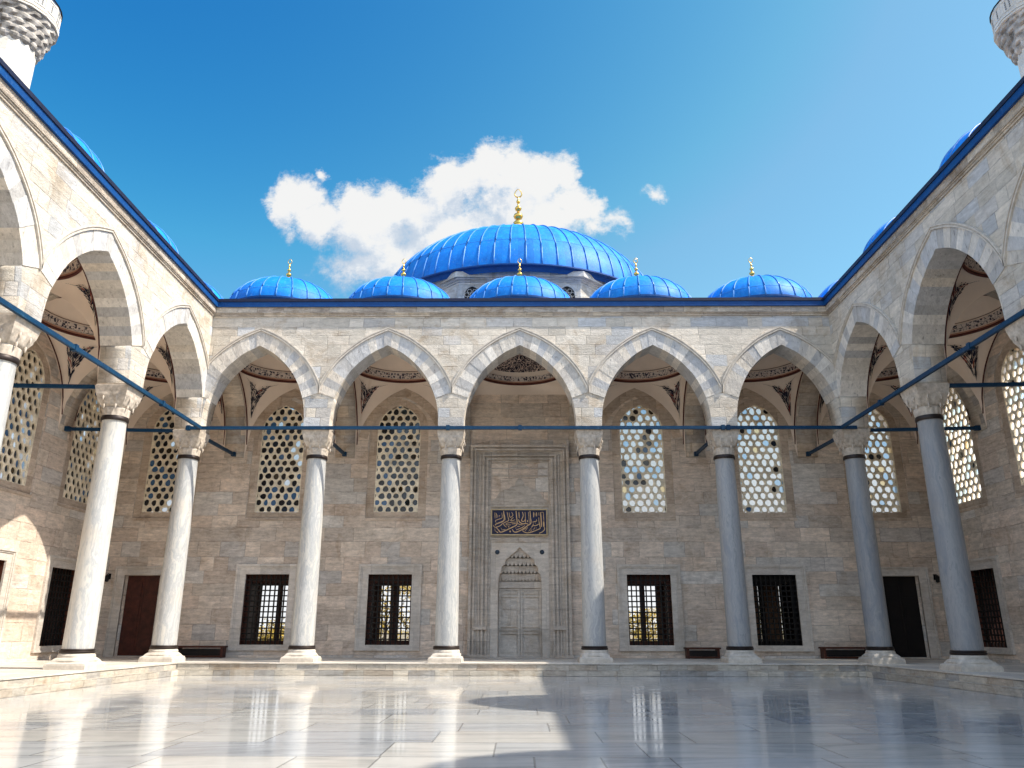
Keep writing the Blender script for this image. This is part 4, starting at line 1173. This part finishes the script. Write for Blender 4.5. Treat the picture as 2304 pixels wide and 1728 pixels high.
# ------------------------------------------------------------------ light
sd = Vector((1, -.25, 1.235)).normalized()
elev = math.asin(sd.z); az = math.atan2(sd.x, sd.y)
sl = bpy.data.lights.new('sun', 'SUN'); sl.energy = 2.4; sl.angle = R(.53); sl.color = (1., .93, .82)
so = bpy.data.objects.new('sun', sl); COL.objects.link(so); so.rotation_euler = (-sd).to_track_quat('-Z', 'Y').to_euler(); so.location = (60, -10, 70)

w = bpy.data.worlds.new('World'); S.world = w; w.use_nodes = True; w.node_tree.nodes.clear(); t = NT(w.node_tree)
sky = t.node('ShaderNodeTexSky', sky_type='NISHITA', sun_disc=False, sun_elevation=elev, sun_rotation=az, altitude=60, air_density=1.0, dust_density=.55, ozone_density=2.2)
SKY_STR = .15
ss = t.node('ShaderNodeSeparateColor'); t.l.new(sky.outputs[0], ss.inputs[0])
cs_ = t.node('ShaderNodeCombineColor'); KS = .2
VIS = (.47, .425, .405)
for ch, (k, p, c) in enumerate(((46., 4., .72), (3.4, 2.1, 1.16), (1.1, 1., 1.1))):
    x = t.mul(ss.outputs[ch], KS)
    t.l.new(t.mul(t.mn(t.mul(t.math('POWER', x, p), k), t.mul(x, c)), VIS[ch] / KS), cs_.inputs[ch])
gx = t.sep(t.node('ShaderNodeTexCoord').outputs['Generated'])
dp = t.xyz(t.step(gx[0], -.62, .30, .42, 1.06), t.step(gx[0], -.62, .30, .82, 1.03), t.step(gx[0], -.62, .30, .97, 1.0))
skyv = t.mix(1., cs_.outputs[0], dp, 'MULTIPLY')
skyc = t.mix(t.step(gx[1], .12, .5), t.mix(1., sky.outputs[0], (1.26, 1.1, .90), 'MULTIPLY'), skyv)
skyh = t.mix(t.step(gx[2], .34, .12), skyc, (1.95, 2.0, 2.05))
bg = t.node('ShaderNodeBackground'); bg.inputs[1].default_value = SKY_STR; t.l.new(skyh, bg.inputs[0])
# one bank of cumulus low behind the great dome, in directions of the sky (k = x/y, m = z/y)
def km(px, py):
    x, y = (px * 1.0416 - 1152) / f_px, -(py * 1.0416 - 864) / f_px
    Y = math.cos(pitch) - y * math.sin(pitch); Z = math.sin(pitch) + y * math.cos(pitch)
    return x / Y - .01, Z / Y
BL = [(640,432,62,62,1),(615,460,34,60,.9),(700,480,80,50,.9),(800,490,110,88,1),(770,440,60,50,1),(850,450,60,50,1),(905,470,80,60,1),(960,420,66,84,1),(945,375,34,40,.9),(1010,390,52,50,1),(1062,352,52,60,1),(1110,362,56,60,1),(1165,395,70,66,1),(1215,385,44,50,.8),(1130,470,140,90,1),(1235,450,60,50,.9),(1275,488,44,30,.55),(860,560,120,70,.85),(1000,530,170,100,1),(760,575,90,70,.55),(1330,472,40,24,.4),(1345,500,26,20,.3),(820,610,60,50,.5),(1418,417,24,20,.36),(700,380,16,22,.5)]
grp = bpy.data.node_groups.new('CloudDensity', 'ShaderNodeTree')
grp.interface.new_socket('P', in_out='INPUT', socket_type='NodeSocketVector'); grp.interface.new_socket('D', in_out='OUTPUT', socket_type='NodeSocketFloat')
g = NT(grp); gi = g.node('NodeGroupInput'); go = g.node('NodeGroupOutput')
P0 = gi.outputs[0]
wv = g.vm('MULTIPLY', g.vm('SUBTRACT', g.noise(P0, 11., 7, .68, out='Color'), (.5,.5,.5)), (.085,.085,0.))
Pw = g.vm('ADD', P0, wv)
acc = None
for (bx, by, rx, ry, s) in BL:
    k0, m0 = km(bx, by); k1, _ = km(bx + rx, by); _, m1 = km(bx, by - ry)
    d = g.vm('MULTIPLY', g.vm('SUBTRACT', Pw, (k0, m0, 0.)), (1 / abs(k1 - k0), 1 / abs(m1 - m0), 0.))
    v = g.mul(g.sub(1.12, g.vm('LENGTH', d)), s * 1.25)
    acc = v if acc is None else g.math('SMOOTH_MAX', acc, v, .25)
n1 = g.noise(P0, 15., 10, .66, .3); n2 = g.noise(P0, 55., 7, .7)
dd = g.add(acc, g.add(g.mul(g.sub(n1, .5), 1.45), g.mul(g.sub(n2, .5), .8)))
g.l.new(dd, go.inputs[0])
tc = t.node('ShaderNodeTexCoord').outputs['Generated']; sx = t.sep(tc)
yy = t.mx(sx[1], .01); P = t.xyz(t.div(sx[0], yy), t.div(sx[2], yy), 0.)
def dens(off):
    n = t.node('ShaderNodeGroup'); n.node_tree = grp; t.put(n.inputs[0], t.vm('ADD', P, off)); return n.outputs[0]
dA = dens((0,0,0)); dB = dens((.022, .034, 0)); dC = dens((.05, .075, 0))
al = t.mul(t.step(dA, .02, .66), t.math('GREATER_THAN', sx[1], .05))
shade = t.add(t.mul(t.sub(t.mn(dA, 1.1), t.mn(dB, 1.1)), .55), t.mul(t.sub(t.mn(dA, 1.1), t.mn(dC, 1.1)), .35))
lit = t.step(shade, -.45, .30)
cc = t.ramp(lit, [(0., (.62,.71,.83)), (.45, (.76,.82,.90)), (.75, (.92,.94,.965)), (1., (1.0,.99,.97))])
bg2 = t.node('ShaderNodeBackground'); bg2.inputs[1].default_value = .28; t.l.new(cc, bg2.inputs[0])
mx = t.node('ShaderNodeMixShader'); t.put(mx.inputs[0], t.mul(al, .96)); t.l.new(bg.outputs[0], mx.inputs[1]); t.l.new(bg2.outputs[0], mx.inputs[2])
ow = t.node('ShaderNodeOutputWorld'); t.l.new(mx.outputs[0], ow.inputs[0])

# ------------------------------------------------------------------ render
S.view_settings.view_transform = 'Standard'; S.view_settings.look = 'None'; S.view_settings.exposure = 1.75; S.view_settings.gamma = 1
S.view_settings.use_curve_mapping = False
S.cycles.max_bounces = 8; S.cycles.diffuse_bounces = 5; S.cycles.glossy_bounces = 4; S.cycles.transmission_bounces = 4; S.cycles.transparent_max_bounces = 8
S.cycles.use_denoising = True
try: S.cycles.denoiser = 'OPENIMAGEDENOISE'
except Exception: pass
S.cycles.sample_clamp_indirect = 6
